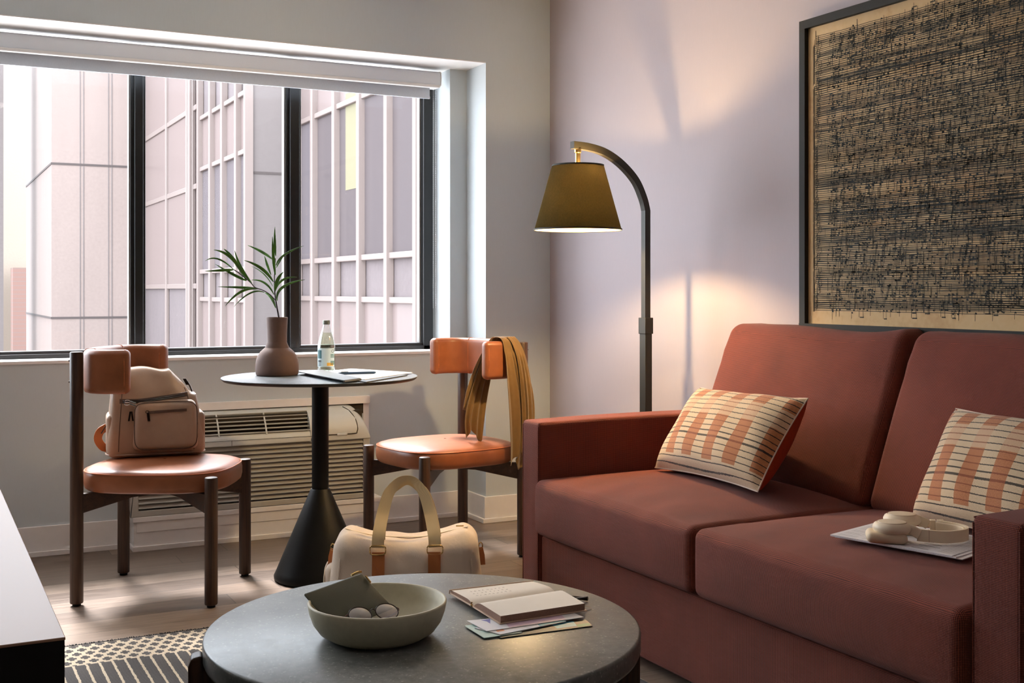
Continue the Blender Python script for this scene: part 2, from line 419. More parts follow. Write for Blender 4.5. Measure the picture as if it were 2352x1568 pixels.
# ------------------------------------------------------------------ outside
def facade(name, X, cols, rows, lab, panes, mw=.105, md=.1, zlo=-8, zhi=7, base_mat='spandrel', pipes=True):
    r = thing(name, (X, cols[0], 0), 0, lab, 'building')
    b = MB(); b.box((0.03, 0, zlo), (1.2, cols[-1]-cols[0], zhi)); b.build('wall', M[base_mat], r)
    for y in cols: b = MB(); b.box((-md, y-cols[0]-mw/2, zlo), (.03, y-cols[0]+mw/2, zhi)); b.build('mullion', M['mull'], r, bevel=.015)
    for z in rows: b = MB(); b.box((-md*.55, 0, z-mw*.42), (.03, cols[-1]-cols[0], z+mw*.42)); b.build('transom', M['mull'], r, bevel=.012)
    for i in range(len(cols)-1):
        for j in range(len(rows)-1):
            mt = panes(i, j)
            if mt: b = MB(); b.box((.005, cols[i]-cols[0]+mw/2, rows[j]+mw*.4), (.035, cols[i+1]-cols[0]-mw/2, rows[j+1]-mw*.4)); b.build('window_pane', M[mt], r)
    return r
XD = 6.0; XCc = 5.16; YP = 3.838*XCc
colsD = [2.03*XD, 2.215*XD, 2.40*XD, 2.578*XD, 2.769*XD, 2.961*XD, 3.149*XD, YP]
def zat(px, py, X): return at_x(px, py, X).z
rD = [-3.2, -1.2, zat(898, 689, XD), zat(898, 587, XD), zat(827, 225, XD), zat(827, 225, XD)+1.0]
fD = facade('glazed_building', XD, colsD, rD, 'pale glazed office facade with tall dark panes seen through right window', lambda i, j: ('pane_dark' if i < 6 else 'pane_out') if j == 3 else ('pane_out2' if j in (1, 4) else None), zhi=4.9)
b = MB(); b.box((.0, 2.769*XD-colsD[0]+.1, 2.6), (.004, 2.961*XD-colsD[0]-.35, 4.1)); b.build('inside_blind', M['curtain'], fD)
for y in colsD[1:7]: b = MB(); b.box((-.17, y-colsD[0]-.09, -.78), (-.12, y-colsD[0]+.09, -.55)); b.box((-.2, y-colsD[0]-.11, -.58), (-.12, y-colsD[0]+.11, -.53)); b.build('bracket', M['mull'], fD)
colsC = [YP+.1, 4.003*XCc, 4.206*XCc, 4.396*XCc, 4.60*XCc]
rC = [-3.4, zat(577, 690, XCc), zat(577, 617, XCc), zat(577, 343, XCc), zat(577, 206, XCc), zat(577, 206, XCc)+1.5]
facade('ribbed_building', XCc, colsC, rC, 'narrow ribbed facade with four columns of panes left of the concrete pier', lambda i, j: {3: 'pane_out2', 2: 'pane_out', 0: 'pane_out2', 4: None, 1: None}.get(j), zhi=5.9)
b = MB()
pier = thing('concrete_pier', (XCc, YP, 0), 0, 'tall smooth grey concrete pier between the two ribbed facades', 'building')
b.box((.0, 0, -8), (XD-XCc, .09, 5.9)); b.build('wall', M['conc2'], pier)
b = MB(); b.box((-.14, -.05, -8), (.0, .06, 5.9)); b.build('corner_strip', M['mull'], pier)
jz = at_y(620, 398, YP).z
b = MB(); b.box((-.0, -.012, jz-.02), (XD-XCc, .0, jz+.02)); b.build('joint_line', M['joint'], pier)
colsB = [4.64*XCc, 4.745*XCc, 5.288*XCc, 5.88*XCc]
rB = [-3.6, zat(445, 657, XCc), zat(445, 430, XCc), zat(445, 250, XCc), zat(445, 250, XCc)+3]
facade('panelled_building', XCc, colsB, rB, 'pale facade of wide flat panels just right of first black mullion', lambda i, j: 'pane_out2' if j >= 1 and i > 0 else None, mw=.13, md=.05, zhi=7.4)
b = MB()
for yy in (4.62, 4.66): b.cyl((XCc-.22, yy*XCc, -8), (XCc-.22, yy*XCc, 7), .04)
tag(b.build('downpipe', M['mull']), 'pair of thin vertical pipes between the panelled and ribbed facades', 'pipe')
YA = 5.88*XCc; XA = 2.99/30.3*YA
ca = thing('concrete_tower', (XA, YA, 0), 0, 'broad cream concrete tower with panel joints behind the left window', 'building')
b = MB(); b.box((0, 0, -8), (XCc-XA, 7.1, 8.6)); b.build('wall', M['conc'], ca)
for yy in (375, 730):
    b = MB(); zz = at_y(118, yy, YA).z; b.box((-.012, -.015, zz-.025), (XCc-XA, 0, zz+.025)); b.box((-.015, 0, zz-.025), (0, 7.1, zz+.025)); b.build('joint_line', M['joint'], ca)
for px in (188, 253):
    b = MB(); xx = at_y(px, 400, YA).x-XA; b.box((xx-.05, -.012, -8), (xx-.03, 0, 8.6)); b.box((xx+.03, -.012, -8), (xx+.05, 0, 8.6)); b.build('rib_line', M['conc2'], ca)
YQ = 46.0
x0 = at_y(-60, 400, YQ).x; x1 = at_y(75, 400, YQ).x
b = MB(); b.box((x0, YQ, -10), (x1, YQ+3, 13)); tag(b.build('distant_building', M['far']), 'very bright cream building in the gap left of the concrete tower', 'building')
zz = at_y(40, 615, YQ-1).z
b = MB(); b.box((at_y(27, 400, YQ-1).x, YQ-1.5, -10), (at_y(75, 400, YQ-1).x, YQ-.5, zz)); tag(b.build('brick_building', M['brick']), 'low pink brick wall at the foot of the bright gap', 'building')
xg = at_y(8, 400, 34).x
b = MB(); b.box((xg-6, 34, -10), (xg, 36, 9.5)); tag(b.build('grey_building', M['conc2']), 'sliver of grey building at the far left window edge', 'building')
b = MB(); b.box((-14, 5.6, -.6), (5.0, 12.2, -.3)); tag(b.build('daylight_reflector', M['reflector']), 'white flat roof added to bounce daylight, just outside and below the window sill', 'reflector')  # unseen white slab, added to throw daylight up into the room
b = MB(); b.box((-40, 6.5, -8.2), (45, 90, -8)); struct(b.build('ground', M['conc2']))

# ------------------------------------------------------------------ helpers for world-built parts
def pmat(p):
    m = Matrix.LocRotScale(p.location, p.rotation_euler, None)
    return pmat(p.parent) @ m if p.parent else m
def wbuild(b, name, mat, parent, **kw):             # geometry given in world metres, stored relative to its thing
    inv = pmat(parent).inverted(); b.v = [tuple(inv @ Vector(v)) for v in b.v]
    return b.build(name, mat, parent, **kw)
def copy_tree(o, parent=None):
    c = o.copy(); COL.objects.link(c); c.parent = parent
    for ch in list(o.children): copy_tree(ch, c)
    return c
def sup(a, bb, n, k):
    t = 2*PI*k; c, s = math.cos(t), math.sin(t)
    return a*math.copysign(abs(c)**(2/n), c), bb*math.copysign(abs(s)**(2/n), s)

# ------------------------------------------------------------------ air conditioner under the window
ac = thing('air_conditioner', (0, YR, .14), 0, 'beige wall air conditioner with louvered front under the window', 'air conditioner')
AX0, AX1 = .778, 1.79
b = MB(); b.box((AX0+.02, -.06, .0), (AX1-.02, -.002, .38)); b.build('back_plate', M['acd'], ac)
b = MB()
b.box((AX0, -.105, 0), (AX0+.03, -.002, .262)); b.box((AX1-.03, -.105, 0), (AX1, -.002, .262)); b.box((AX0, -.105, 0), (AX1, -.06, .022))
b.build('front_frame', M['acl'], ac, bevel=.003)
for i in range(12):
    z = .03+i*.0192; b = MB()
    b.add([(AX0+.03, -.105, z), (AX1-.03, -.105, z), (AX1-.03, -.085, z+.0165), (AX0+.03, -.085, z+.0165), (AX0+.03, -.101, z-.001), (AX1-.03, -.101, z-.001), (AX1-.03, -.081, z+.0155), (AX0+.03, -.081, z+.0155)],
          [(0, 1, 2, 3), (4, 7, 6, 5), (0, 4, 5, 1), (3, 2, 6, 7)]); b.build('louver', M['acl'], ac)
# upper body: profile swept along x, with the right end rounded down
def acprof(k): return [(-.105, .258), (-.112, .262), (-.112, .262+.03*k), (-.106, .262+.055*k), (-.09, .262+.09*k), (-.06, .262+.12*k), (-.02, .262+.137*k), (-.002, .262+.14*k), (-.002, .258)]
rows = []
for k in range(13):
    t = k/12; x = 1.52+.19*t; rows.append([(x, y, z) for y, z in acprof(1.0)])
for k in range(1, 11):
    t = k/10; a = t*PI/2; rows.append([(1.71+.082*math.sin(a), y*(1-.04*t), z) for y, z in acprof(max(.02, math.cos(a)*.98+.02))])
b = MB(); b.grid(rows, close=True); b.add([], []); b.build('control_cover', M['acw'], ac, ang=50)
b = MB(); b.add([(1.52, y, z) for y, z in acprof(1)], [tuple(range(9))])
b.sweep([(AX0, 0, 0), (1.56, 0, 0)], [(.05, .255), (.112, .262), (.112, .275), (.104, .3), (.098, .306), (.05, .29)])   # band under grille
b.sweep([(AX0, 0, 0), (1.56, 0, 0)], [(.002, .403), (.03, .398), (.047, .388), (.04, .378), (.002, .385)])             # top lip
b.sweep([(AX0, 0, 0), (AX0+.03, 0, 0)], [(-y, z) for y, z in acprof(1)])
b.build('grille_surround', M['acw'], ac, bevel=.002)
b = MB(); b.box((AX0+.01, -.04, .29), (1.53, -.004, .38)); b.build('duct', M['acd'], ac)
for i in range(5):
    t = (i+.5)/5; y = -.1+.05*t; z = .303+.078*t; b = MB()
    b.sweep([(AX0+.02, y, z), (1.525, y, z)], [(-.012, -.0025), (.008, -.0025), (.008, .0015), (-.012, .002)]); b.build('grille_slat', M['acl'], ac)
for x in (.93, 1.13, 1.33):
    b = MB(); b.sweep([(x, -.105, .302), (x, -.085, .34), (x, -.048, .388)], rectprof(.004, .006), (1, 0, 0)); b.build('grille_rib', M['acw'], ac)
b = MB(); pth = [(1.6, -.1135, .285), (1.715, -.1135, .285), (1.728, -.112, .292), (1.733, -.106, .31), (1.728, -.09, .345), (1.71, -.062, .379), (1.69, -.03, .395)]
b.tube(smoothpath(pth, 5), .0022, 6); b.build('door_seam', M['acd'], ac)
b = MB(); b.rbox((.05, .008, .012), .004, (4, 2, 2), mat=Matrix.Translation((1.66, -.112, .284))); b.build('door_catch', M['acw'], ac)
b = MB(); b.box((AX0, -.1125, .283), (1.56, -.1115, .2845)); b.box((1.18, -.1128, .262), (1.1815, -.111, .284)); b.build('panel_seam', M['acd'], ac)
b = MB(); b.box((.745, YR-.02, .545), (1.822, YR, .578)); b.box((1.795, YR-.006, .13), (1.822, YR, .545)); b.box((.745, YR-.006, .13), (.772, YR, .545)); struct(b.build('trim_2', M['trimw'], bevel=.001))
b = MB(); b.box((.8, YR-.0055, .5), (1.8, YR-.001, .545)); struct(b.build('trim_3', M['acd']))
b = MB(); b.box((.79, YR-.1, 0), (1.842, YR, .117)); b.box((.785, YR-.108, .117), (1.848, YR, .137)); b.box((.785, YR-.108, 0), (1.848, YR, .02))
b.box((.80, YR-.103, .075), (1.838, YR-.1, .117)); struct(b.build('trim_4', M['trimw'], bevel=.0015))

# ------------------------------------------------------------------ chairs
GRP = 'leather cafe chairs at the round table'
def make_chair():
    t = thing('dining_chair', (0, 0, 0), 0, '', 'chair', GRP)
    D, Wd = .226, .213
    a, bb, n, N = .252, .232, 3.1, 72
    rings = [(.88, .372), (.95, .3735), (.985, .381), (1.0, .396), (1.0, .42), (.985, .437), (.955, .444), (.88, .4495), (.7, .455), (.45, .4585), (.2, .46), (.02, .4603)]
    rows = [[(*sup(a*k, bb*k, n if k > .6 else 2.5, j/N), z) for j in range(N)] for k, z in rings]
    rows.insert(0, [(*sup(.01, .01, 2, j/N), .372) for j in range(N)])
    b = MB(); b.grid(rows, close=True); seat = b.build('seat', M['leather'], t, ang=60)
    b = MB(); b.tube([(*sup(a*.988, bb*.988, n, j/N), .4375) for j in range(N)], .0022, 6, closed=True); b.build('piping', M['piping'], seat)
    for sx in (1, -1):
        for sy in (1, -1):
            b = MB(); top = .43 if sx > 0 else .845
            b.cyl((D*sx, Wd*sy, .008), (D*sx, Wd*sy, top), .0215, n=28, bev=.004); lg = b.build('leg', M['dkwood'], t, ang=30)
            b = MB(); b.cyl((D*sx, Wd*sy, 0), (D*sx, Wd*sy, .009), .014, n=16); b.build('glide', M['black_metal'], lg)
            if sx < 0:
                for z in (.745, .815): b = MB(); b.lathe([(0, .007), (.003, .006), (.0045, .003), (.0045, 0)], 12, mat=Matrix.Translation((-D-.0205, Wd*sy, z)) @ Matrix.Rotation(-PI/2, 4, 'Y')); b.build('screw', M['dkwood'], lg)
    for sy in (1, -1):
        b = MB(); dx, dy = D*2, Wd*2*sy; L = math.hypot(dx, dy); ang = math.atan2(dy, dx)
        R = Matrix.Rotation(ang, 4, 'Z'); w = .011
        for sg in (1, -1):
            pts = [(0, .345), (L*.2*sg, .34), (L*.485*sg, .306), (L*.485*sg, .371), (0, .371)]
            vs = [(x, -w, z) for x, z in pts]+[(x, w, z) for x, z in pts]; m5 = 5
            b.add(vs, [(0, 1, 2, 3, 4), (9, 8, 7, 6, 5)]+[(i, 5+i, 5+(i+1) % 5, (i+1) % 5) for i in range(5)], R)
        b.build('crossbar', M['dkwood_x'], t, ang=30)
    path = smoothpath([(-.06, -.186, 0), (-.12, -.196, 0), (-.165, -.187, 0), (-.2, -.155, 0), (-.226, -.085, 0), (-.235, 0, 0), (-.226, .085, 0), (-.2, .155, 0), (-.165, .187, 0), (-.12, .196, 0), (-.06, .186, 0)], 10)
    cum = [0]
    for i in range(1, len(path)): cum.append(cum[-1]+(path[i]-path[i-1]).length)
    Lt = cum[-1]
    def at(s_):
        s_ = max(0, min(Lt, s_)); i = 0
        while i < len(cum)-2 and cum[i+1] < s_: i += 1
        f = (s_-cum[i])/(cum[i+1]-cum[i]); p = path[i].lerp(path[i+1], f); d = (path[min(i+2, len(path)-1)]-path[max(i-1, 0)]).normalized()
        return p, d
    def fn(x, y, z):
        p, d = at(x+Lt/2); q = p+Vector((-d.y, d.x, 0))*y
        over = max(0, abs(x)-Lt/2)
        if over: q = q+d*math.copysign(over, x)
        return (q.x, q.y, .777+z)
    b = MB(); b.rbox((Lt+.01, .046, .148), .018, (60, 3, 8), fn); bk = b.build('backrest', M['leather'], t, ang=60)
    for s_ in (Lt*.29, Lt*.71):
        b = MB(); p, d = at(s_); nn = Vector((-d.y, d.x, 0))
        loop = []
        for k in range(24):
            x, z = sup(.0235, .0745, 5, k/24); loop.append(p+nn*x+Vector((0, 0, .777+z)))
        b.tube(loop, .0011, 5, closed=True); b.build('seam', M['piping'], bk)
    for s_ in (.012, Lt-.012):
        b = MB(); p, d = at(s_); nn = Vector((-d.y, d.x, 0))
        b.tube([p+nn*sup(.0232, .0742, 4, k/24)[0]+Vector((0, 0, .777+sup(.0232, .0742, 4, k/24)[1])) for k in range(24)], .0012, 5, closed=True); b.build('seam', M['piping'], bk)
    return t
ch1 = make_chair(); ch1.location = (.7869, 4.2066, 0); ch1.rotation_euler = (0, 0, -.5083); ch1['label'] = 'tan leather and dark wood chair left of the round table, backpack on its seat'
ch2 = copy_tree(ch1); ch2.location = (1.8842, 4.2673, 0); ch2.rotation_euler = (0, 0, 3.296); ch2['label'] = 'tan leather and dark wood chair near the sofa, olive scarf over its backrest'

# ------------------------------------------------------------------ cafe table
TZ = .735
tc = Vector((1.333, 4.14, 0)); tcl = at_z(735.6, 864, TZ); tc = Vector((tcl.x, tcl.y, 0))
ct = thing('cafe_table', tuple(tc), 0, 'round grey cafe table on black conical pedestal below the window', 'table')
b = MB(); b.lathe([(0, TZ-.012), (.345, TZ-.012), (.352, TZ-.006), (.354, TZ-.0015)], 96); b.build('table_edge', M['tabledge'], ct)
b = MB(); b.lathe([(.354, TZ-.0015), (.3535, TZ), (0, TZ)], 96); b.build('tabletop', M['tabletop'], ct)
b = MB(); b.cyl((0, 0, .31), (0, 0, TZ-.012), .0305, n=40); b.build('column', M['black_metal'], ct)
b = MB(); b.lathe([(0, .0), (.158, 0), (.166, .006), (.167, .016), (.158, .035), (.036, .322), (.033, .326), (0, .326)], 56); b.build('base', M['black_metal'], ct)
# ------------------------------------------------------------------ vase and stem
vp = at_z(636.5, 861.5, TZ); VX, VY = vp.x, vp.y
vs_ = thing('vase', (VX, VY, TZ), 0, 'matte brown clay vase with wide body and straight neck on the cafe table', 'vase')
b = MB(); b.lathe([(0, .0005), (.072, .0005), (.0775, .004), (.079, .02), (.0785, .04), (.076, .058), (.070, .075), (.061, .088), (.05, .098), (.042, .104), (.037, .112), (.0352, .122), (.0358, .16), (.0385, .205), (.0392, .2125), (.038, .2145), (.0362, .213), (.034, .19), (.032, .13), (.05, .09), (.06, .02), (0, .012)], 64)
b.build('body', M['vase'], vs_, ang=60)
st = thing('leaf_stem', (VX, VY, TZ+.01), 0, 'green stem with long narrow leaves standing in the brown vase', 'plant')
DV = VX*_s+VY*_c
def pv(x, y, dd=0.0): return at_d(460+x/6.03, 500+y/6.03, DV+dd)
b = MB()
b.tube([Vector((VX, VY, TZ+.03))]+smoothpath([pv(1090, 1390), pv(1065, 1260), pv(1045, 1140), pv(1030, 1020, .005), pv(1025, 880, .005), pv(1030, 740, .01), pv(1040, 560, .01)], 5), .0028, 8, scale=[1.2]+[1.2-.02*k for k in range(31)])
b.tube(smoothpath([pv(1048, 1150), pv(960, 1060, -.01), pv(860, 1000, -.02), pv(760, 965, -.03), pv(700, 900, -.04), pv(600, 815, -.05), pv(470, 720, -.06)], 5), .0018, 7)
wbuild(b, 'stem', M['stem'], st)
leaves = [((1045, 530), (1030, 360), (1033, 125), 24, .01), ((1040, 790), (1010, 560), (1000, 260), 28, 0), ((1000, 575), (860, 470), (655, 380), 26, .03), ((1050, 660), (1140, 510), (1430, 388), 20, -.05), ((1055, 690), (1090, 620), (1150, 540), 12, -.02),
 ((980, 790), (925, 650), (890, 525), 22, .03), ((1010, 885), (860, 690), (605, 588), 30, -.03), ((1005, 950), (880, 760), (705, 672), 11, .05), ((1035, 1020), (1060, 860), (1150, 750), 34, -.02), ((1045, 1000), (1130, 840), (1340, 822), 22, .04), ((1065, 1145), (1100, 950), (1450, 855), 26, -.06),
 ((1020, 1065), (900, 880), (700, 862), 20, .02), ((1045, 1250), (990, 1100), (890, 1035), 26, .04), ((800, 985), (620, 965), (240, 955), 24, -.03), ((770, 988), (560, 1000), (345, 1222), 24, -.06), ((890, 1035), (700, 1010), (465, 1232), 16, -.02),
 ((715, 905), (560, 700), (475, 450), 26, -.03), ((640, 870), (460, 560), (325, 430), 32, -.04), ((620, 830), (430, 520), (185, 445), 30, -.07), ((640, 870), (480, 800), (205, 640), 26, -.02), ((460, 720), (330, 725), (65, 740), 26, -.05), ((470, 725), (240, 540), (70, 598), 16, -.02)]
b = MB()
for (bx, by), (mx_, my), (tx, ty), w, dd in leaves:
    P0 = pv(bx, by, dd*.3); P2 = pv(tx, ty, dd*1.4); cx, cy = 2*mx_-.5*(bx+tx), 2*my-.5*(by+ty); P1 = pv(.5*mx_+.5*cx, .5*my+.5*cy, dd)
    rows = []; NN = 14; wm = w/6.03*DV/FPX*.5*1.15
    for k in range(NN+1):
        t = k/NN; p = P0*(1-t)**2+P1*2*t*(1-t)+P2*t*t; d = ((P1-P0)*(1-t)+(P2-P1)*t).normalized()
        vw = ray(600, 600).normalized(); sd_ = d.cross(vw).normalized(); nn = sd_.cross(d).normalized()
        ww = wm*max(.04, math.sin(PI*min(1, (t*.92+.06)))**.8*(1-t*.25))*1.45
        rows.append([p-sd_*ww-nn*ww*.35, p, p+sd_*ww-nn*ww*.35])
    b.grid(rows)
wbuild(b, 'leaf', M['leafm'], st, ang=80, solid=.0006)
# ------------------------------------------------------------------ bottle
bp = at_z(749.5, 853, TZ)
bo = thing('water_bottle', (bp.x, bp.y, TZ), -.35, 'clear glass drink bottle with grey cap and pale label', 'bottle')
R = .0335
M['bottle'] = glassy('bottle_glass', (.93, .96, .94, 1), .12); M['water'] = glassy('water', (.86, .88, .78, 1), .05)
b = MB(); b.lathe([(0, .006), (.02, .001), (.03, .001), (.033, .005), (.0335, .02), (.0335, .098), (.032, .11), (.0275, .13), (.0215, .15), (.0165, .165), (.0135, .178), (.0125, .187), (.0125, .19)], 48); b.build('glass', M['bottle'], bo, ang=60)
b = MB(); b.lathe([(0, .008), (.028, .006), (.031, .02), (.031, .098), (.0295, .11), (.0255, .13), (.0195, .15), (0, .15)], 48); b.build('water', M['water'], bo, ang=60)
b = MB(); b.lathe([(.0128, .182), (.0142, .1825), (.0142, .196), (.013, .1985), (0, .199)], 32)
for z in (.186, .191): b.lathe([(.0142, z), (.0147, z+.001), (.0142, z+.002)], 32)
b.build('cap', plain('bottle_cap', (112, 116, 104), .4, metal=.4), bo)
def arc(a0, a1, z0, z1, r, n=10):
    bb = MB(); bb.grid([[(r*math.cos(math.radians(a0+(a1-a0)*k/n)), r*math.sin(math.radians(a0+(a1-a0)*k/n)), z) for k in range(n+1)] for z in (z0, z1)]); return bb
M['lab_w'] = plain('label_pale', (196, 214, 214), .5); M['lab_t'] = plain('label_teal', (52, 104, 108), .5); M['lab_y'] = plain('label_yellow', (220, 168, 60), .5); M['lab_g'] = plain('label_green', (40, 104, 84), .5)
lb = arc(195, 335, .02, .092, R+.0003, 24).build('label', M['lab_w'], bo)
arc(203, 240, .052, .084, R+.0007).build('label_block', M['lab_t'], lb)
b = arc(276, 322, .024, .036, R+.0007); b.v += [] ; b.build('fruit_print', M['lab_y'], lb)
b = MB()
for k in range(5): bb = arc(300, 334, .028+k*.0032, .030+k*.0032, R+.001); b.add(bb.v, bb.f)
for k in range(3): bb = arc(300, 334-3*k, .056+k*.005, .0585+k*.005, R+.001); b.add(bb.v, bb.f)
b.build('label_text', M['lab_g'], lb)
b = MB()
for k in range(9): bb = arc(208+k*3.4, 208+k*3.4+1.8, .037, .046, R+.0008, 2); b.add(bb.v, bb.f)
for k in range(4): bb = arc(207, 237, .024+k*.003, .0252+k*.003, R+.0008, 4); b.add(bb.v, bb.f)
bb = [(R+.001, 318, .078, .006)]
for k in range(16):
    a0 = 318+11*math.cos(k/16*2*PI); a1 = 318+11*math.cos((k+1)/16*2*PI); z0 = .08+.0055*math.sin(k/16*2*PI); z1 = .08+.0055*math.sin((k+1)/16*2*PI)
    b.tube([((R+.001)*math.cos(math.radians(a)), (R+.001)*math.sin(math.radians(a)), z) for a, z in ((a0, z0), (a1, z1))], .0006, 4)
b.build('label_print', M['ink'], lb)
# ------------------------------------------------------------------ portfolio, papers and pen
def slab(b, pts, z0, z1):
    b.prism([(p.x, p.y) for p in pts], z0, z1)
A1, A2, A3, A4 = at_z(690, 862, TZ), at_z(842, 879, TZ), at_z(936, 863, TZ), at_z(790, 850.5, TZ)
po = thing('portfolio', (A1.x, A1.y, TZ), 0, 'dark leather portfolio lying open under papers on the cafe table', 'portfolio')
b = MB(); slab(b, [A1, A2, A3, A4], TZ+.0005, TZ+.004); wbuild(b, 'back_cover', M['portfolio'], po, bevel=.001)
B1, B2, B3, B4 = at_z(682, 860, TZ), at_z(790, 874, TZ+.01), at_z(828, 869, TZ+.01), at_z(740, 856, TZ)
b = MB(); slab(b, [B1, B2, B3, B4], TZ+.009, TZ+.012); wbuild(b, 'flap', M['portfolio'], po, bevel=.001)
b = MB(); b.tube([B2+Vector((0, 0, -.003)), B3+Vector((0, 0, -.003))], .004, 10); wbuild(b, 'fold', M['portfolio'], po)
C1, C2, C3, C4 = at_z(700, 862, TZ), at_z(838, 875, TZ), at_z(948, 858.5, TZ), at_z(806, 849.5, TZ)
b = MB(); slab(b, [C1, C2, C3, C4], TZ+.0045, TZ+.006); pp = wbuild(b, 'dummy', M['white_paper'], po); pp.name = 'paper_sheet'; pp.parent = None; pp.matrix_world = pmat(po)
tag(pp, 'white paper sheets on the open portfolio under the blue pen', 'paper')
q0, q1 = at_z(775, 857.5, TZ+.011), at_z(863, 855, TZ+.011)
pe = thing('pen', (q0.x, q0.y, TZ+.012), 0, 'thick blue pen lying on papers on the cafe table', 'pen')
d = (q1-q0).normalized()
b = MB(); b.cyl(q0+d*.012, q1-d*.006, .0048, n=16); b.cyl(q1-d*.006, q1, .0048, .003, n=16); wbuild(b, 'barrel', M['blue'], pe)
b = MB(); b.cyl(q0, q0+d*.012, .0015, .0045, n=12); wbuild(b, 'tip', M['blue'], pe)
b = MB(); b.tube([q0+d*.014+Vector((0, 0, .0055)), q0+d*.04+Vector((0, 0, .0055))], .0014, 6); wbuild(b, 'clip', M['chrome'], pe)

# ------------------------------------------------------------------ backpack
p = at_z(366, 1047, .461)
bk = thing('backpack', (p.x+.0, p.y+.075, .4575), math.radians(-7), 'taupe leather backpack sitting on the seat of the left chair', 'backpack')
def bfn(x, y, z):
    t = (z+.155)/.31; k = 1-(.17 if x < 0 else .34)*max(0, t-.2)
    x2 = x*k; y2 = y*(1-.45*max(0, t-.3))+.02*math.sin(t*3)*0
    bul = .012*math.cos(x*9)*math.sin(PI*min(1, max(0, t)))
    y2 += -bul if y < 0 else bul*.5
    wr = .0075*math.sin(x*38+z*22)*max(0, min(1, (t-.65)*5)) + .003*math.sin(z*55+x*20)*max(0, min(1, (t-.6)*4))
    zz = z+.155 - (max(0, x-.062)*1.0 if t > .7 else 0)*min(1, (t-.7)*4) + wr*.6
    zz += .016*min(1, max(0, t-.72)*5)*min(1, abs(x)/.15)**2
    return (x2, y2+(wr if y < 0 else 0), max(0.001, zz))
b = MB(); b.rbox((.335, .155, .31), .028, (26, 8, 24), bfn); body = b.build('body', M['taupe'], bk, ang=70)
b = MB(); b.rbox((.215, .05, .175), .022, (14, 4, 12), lambda x, y, z: (x*(1+.04*(-z)/.08)+.03, y-.082-.008*math.cos(x*12), z+.115)); fp = b.build('front_pocket', M['taupe'], bk, ang=70)
b = MB(); b.tube([(.03+x*1.02, -.109, .115+z) for x, z in [sup(.1045, .084, 6, k/40) for k in range(40)]], .0018, 6, closed=True); b.build('piping', M['taupe_dk'], fp)
b = MB(); b.sweep(smoothpath([(-.03, -.1155, .163), (.03, -.118, .166), (.1, -.1145, .168)], 6), rectprof(.002, .009), (0, 0, 1)); b.build('pocket_zip', M['taupe_dk'], fp)
b = MB(); b.rbox((.009, .004, .03), .0018, (2, 2, 4), lambda x, y, z: (x-.03+z*-.12, y-.119, z+.148)); b.tube([(-.034+.006*math.cos(k/10*2*PI), -.118, .166+.004*math.sin(k/10*2*PI)) for k in range(10)], .0013, 6, closed=True); b.build('zip_pull', M['gun'], fp)
b = MB(); b.sweep(smoothpath([(-.125, -.088, .203), (-.06, -.096, .203), (.02, -.096, .212), (.105, -.086, .222)], 6), [(-.003, -.008), (.002, -.008), (.002, .008), (-.003, .008)], (0, 0, 1)); z0 = b.build('zip_band', M['taupe_dk'], bk)
b = MB(); b.sweep(smoothpath([(-.115, -.0915, .2055), (-.06, -.0995, .2055), (.02, -.0995, .2145), (.095, -.09, .223)], 6), rectprof(.002, .003), (0, 0, 1)); b.sweep(smoothpath([(-.115, -.0915, .2), (-.06, -.0995, .2), (.02, -.0995, .209), (.095, -.09, .218)], 6), rectprof(.002, .003), (0, 0, 1)); b.build('zip_teeth', M['chrome'], z0)
b = MB()
for dz in (0, -.008):
    b.tube([(-.1+.009*math.cos(k/12*2*PI), -.102, .203+dz+.005*math.sin(k/12*2*PI)) for k in range(12)], .0014, 6, closed=True)
    b.rbox((.022, .003, .006), .0014, (3, 1, 2), lambda x, y, z: (x-.082, y-.104-dz*.1, z+.199+dz-x*.35))
b.build('zip_slider', M['chrome'], bk)
b = MB()
for dx in (0, .009): b.rbox((.006, .003, .034), .0014, (2, 1, 4), lambda x, y, z: (x-.092+dx-z*.15*(1 if dx else -1), y-.092, z+.15))
b.build('side_zip_pull', M['gun'], bk)
for sx, nm in ((-1, 0), (1, 1)):
    b = MB(); b.rbox((.06, .135, .15), .02, (4, 8, 10), lambda x, y, z: (x*(.9)+sx*.142, y, max(.002, z+.082))); b.build('side_pocket', M['taupe'], bk, ang=70)
for sx in (-1, 1):
    b = MB(); b.tube(smoothpath([Vector(bfn(sx*.128, -.0775, z))+Vector((0, -.0008, 0)) for z in (-.13, -.08, -.03, .02, .06, .1, .135)], 4), .0014, 5); b.build('panel_seam', M['taupe_dk'], body)
b = MB(); b.tube([(x, y*1.0, .013) for x, y in [sup(.17, .08, 5, k/48) for k in range(48)]], .0025, 6, closed=True); b.build('base_piping', M['taupe'], bk)
b = MB(); b.sweep(smoothpath([(-.15, .03, .03), (-.175, .02, .03), (-.195, .01, .06), (-.188, .0, .09), (-.165, -.0, .105)], 5), rectprof(.028, .003), (0, 1, .2)); b.build('shoulder_strap', M['tan_strap'], bk)
b = MB(); b.tube([(-.185, -.015, .085), (-.17, -.02, .11), (-.15, -.02, .112)], .002, 6); b.build('strap_buckle', M['gun'], bk)
b = MB(); b.tube(smoothpath([(.1, -.02, .27), (.108, -.03, .262), (.118, -.03, .245), (.125, -.03, .225)], 4), .003, 8); b.rbox((.012, .006, .024), .002, (2, 1, 3), lambda x, y, z: (x+.104+z*-.5, y-.03, z+.262)); b.build('clip', M['gun'], bk)

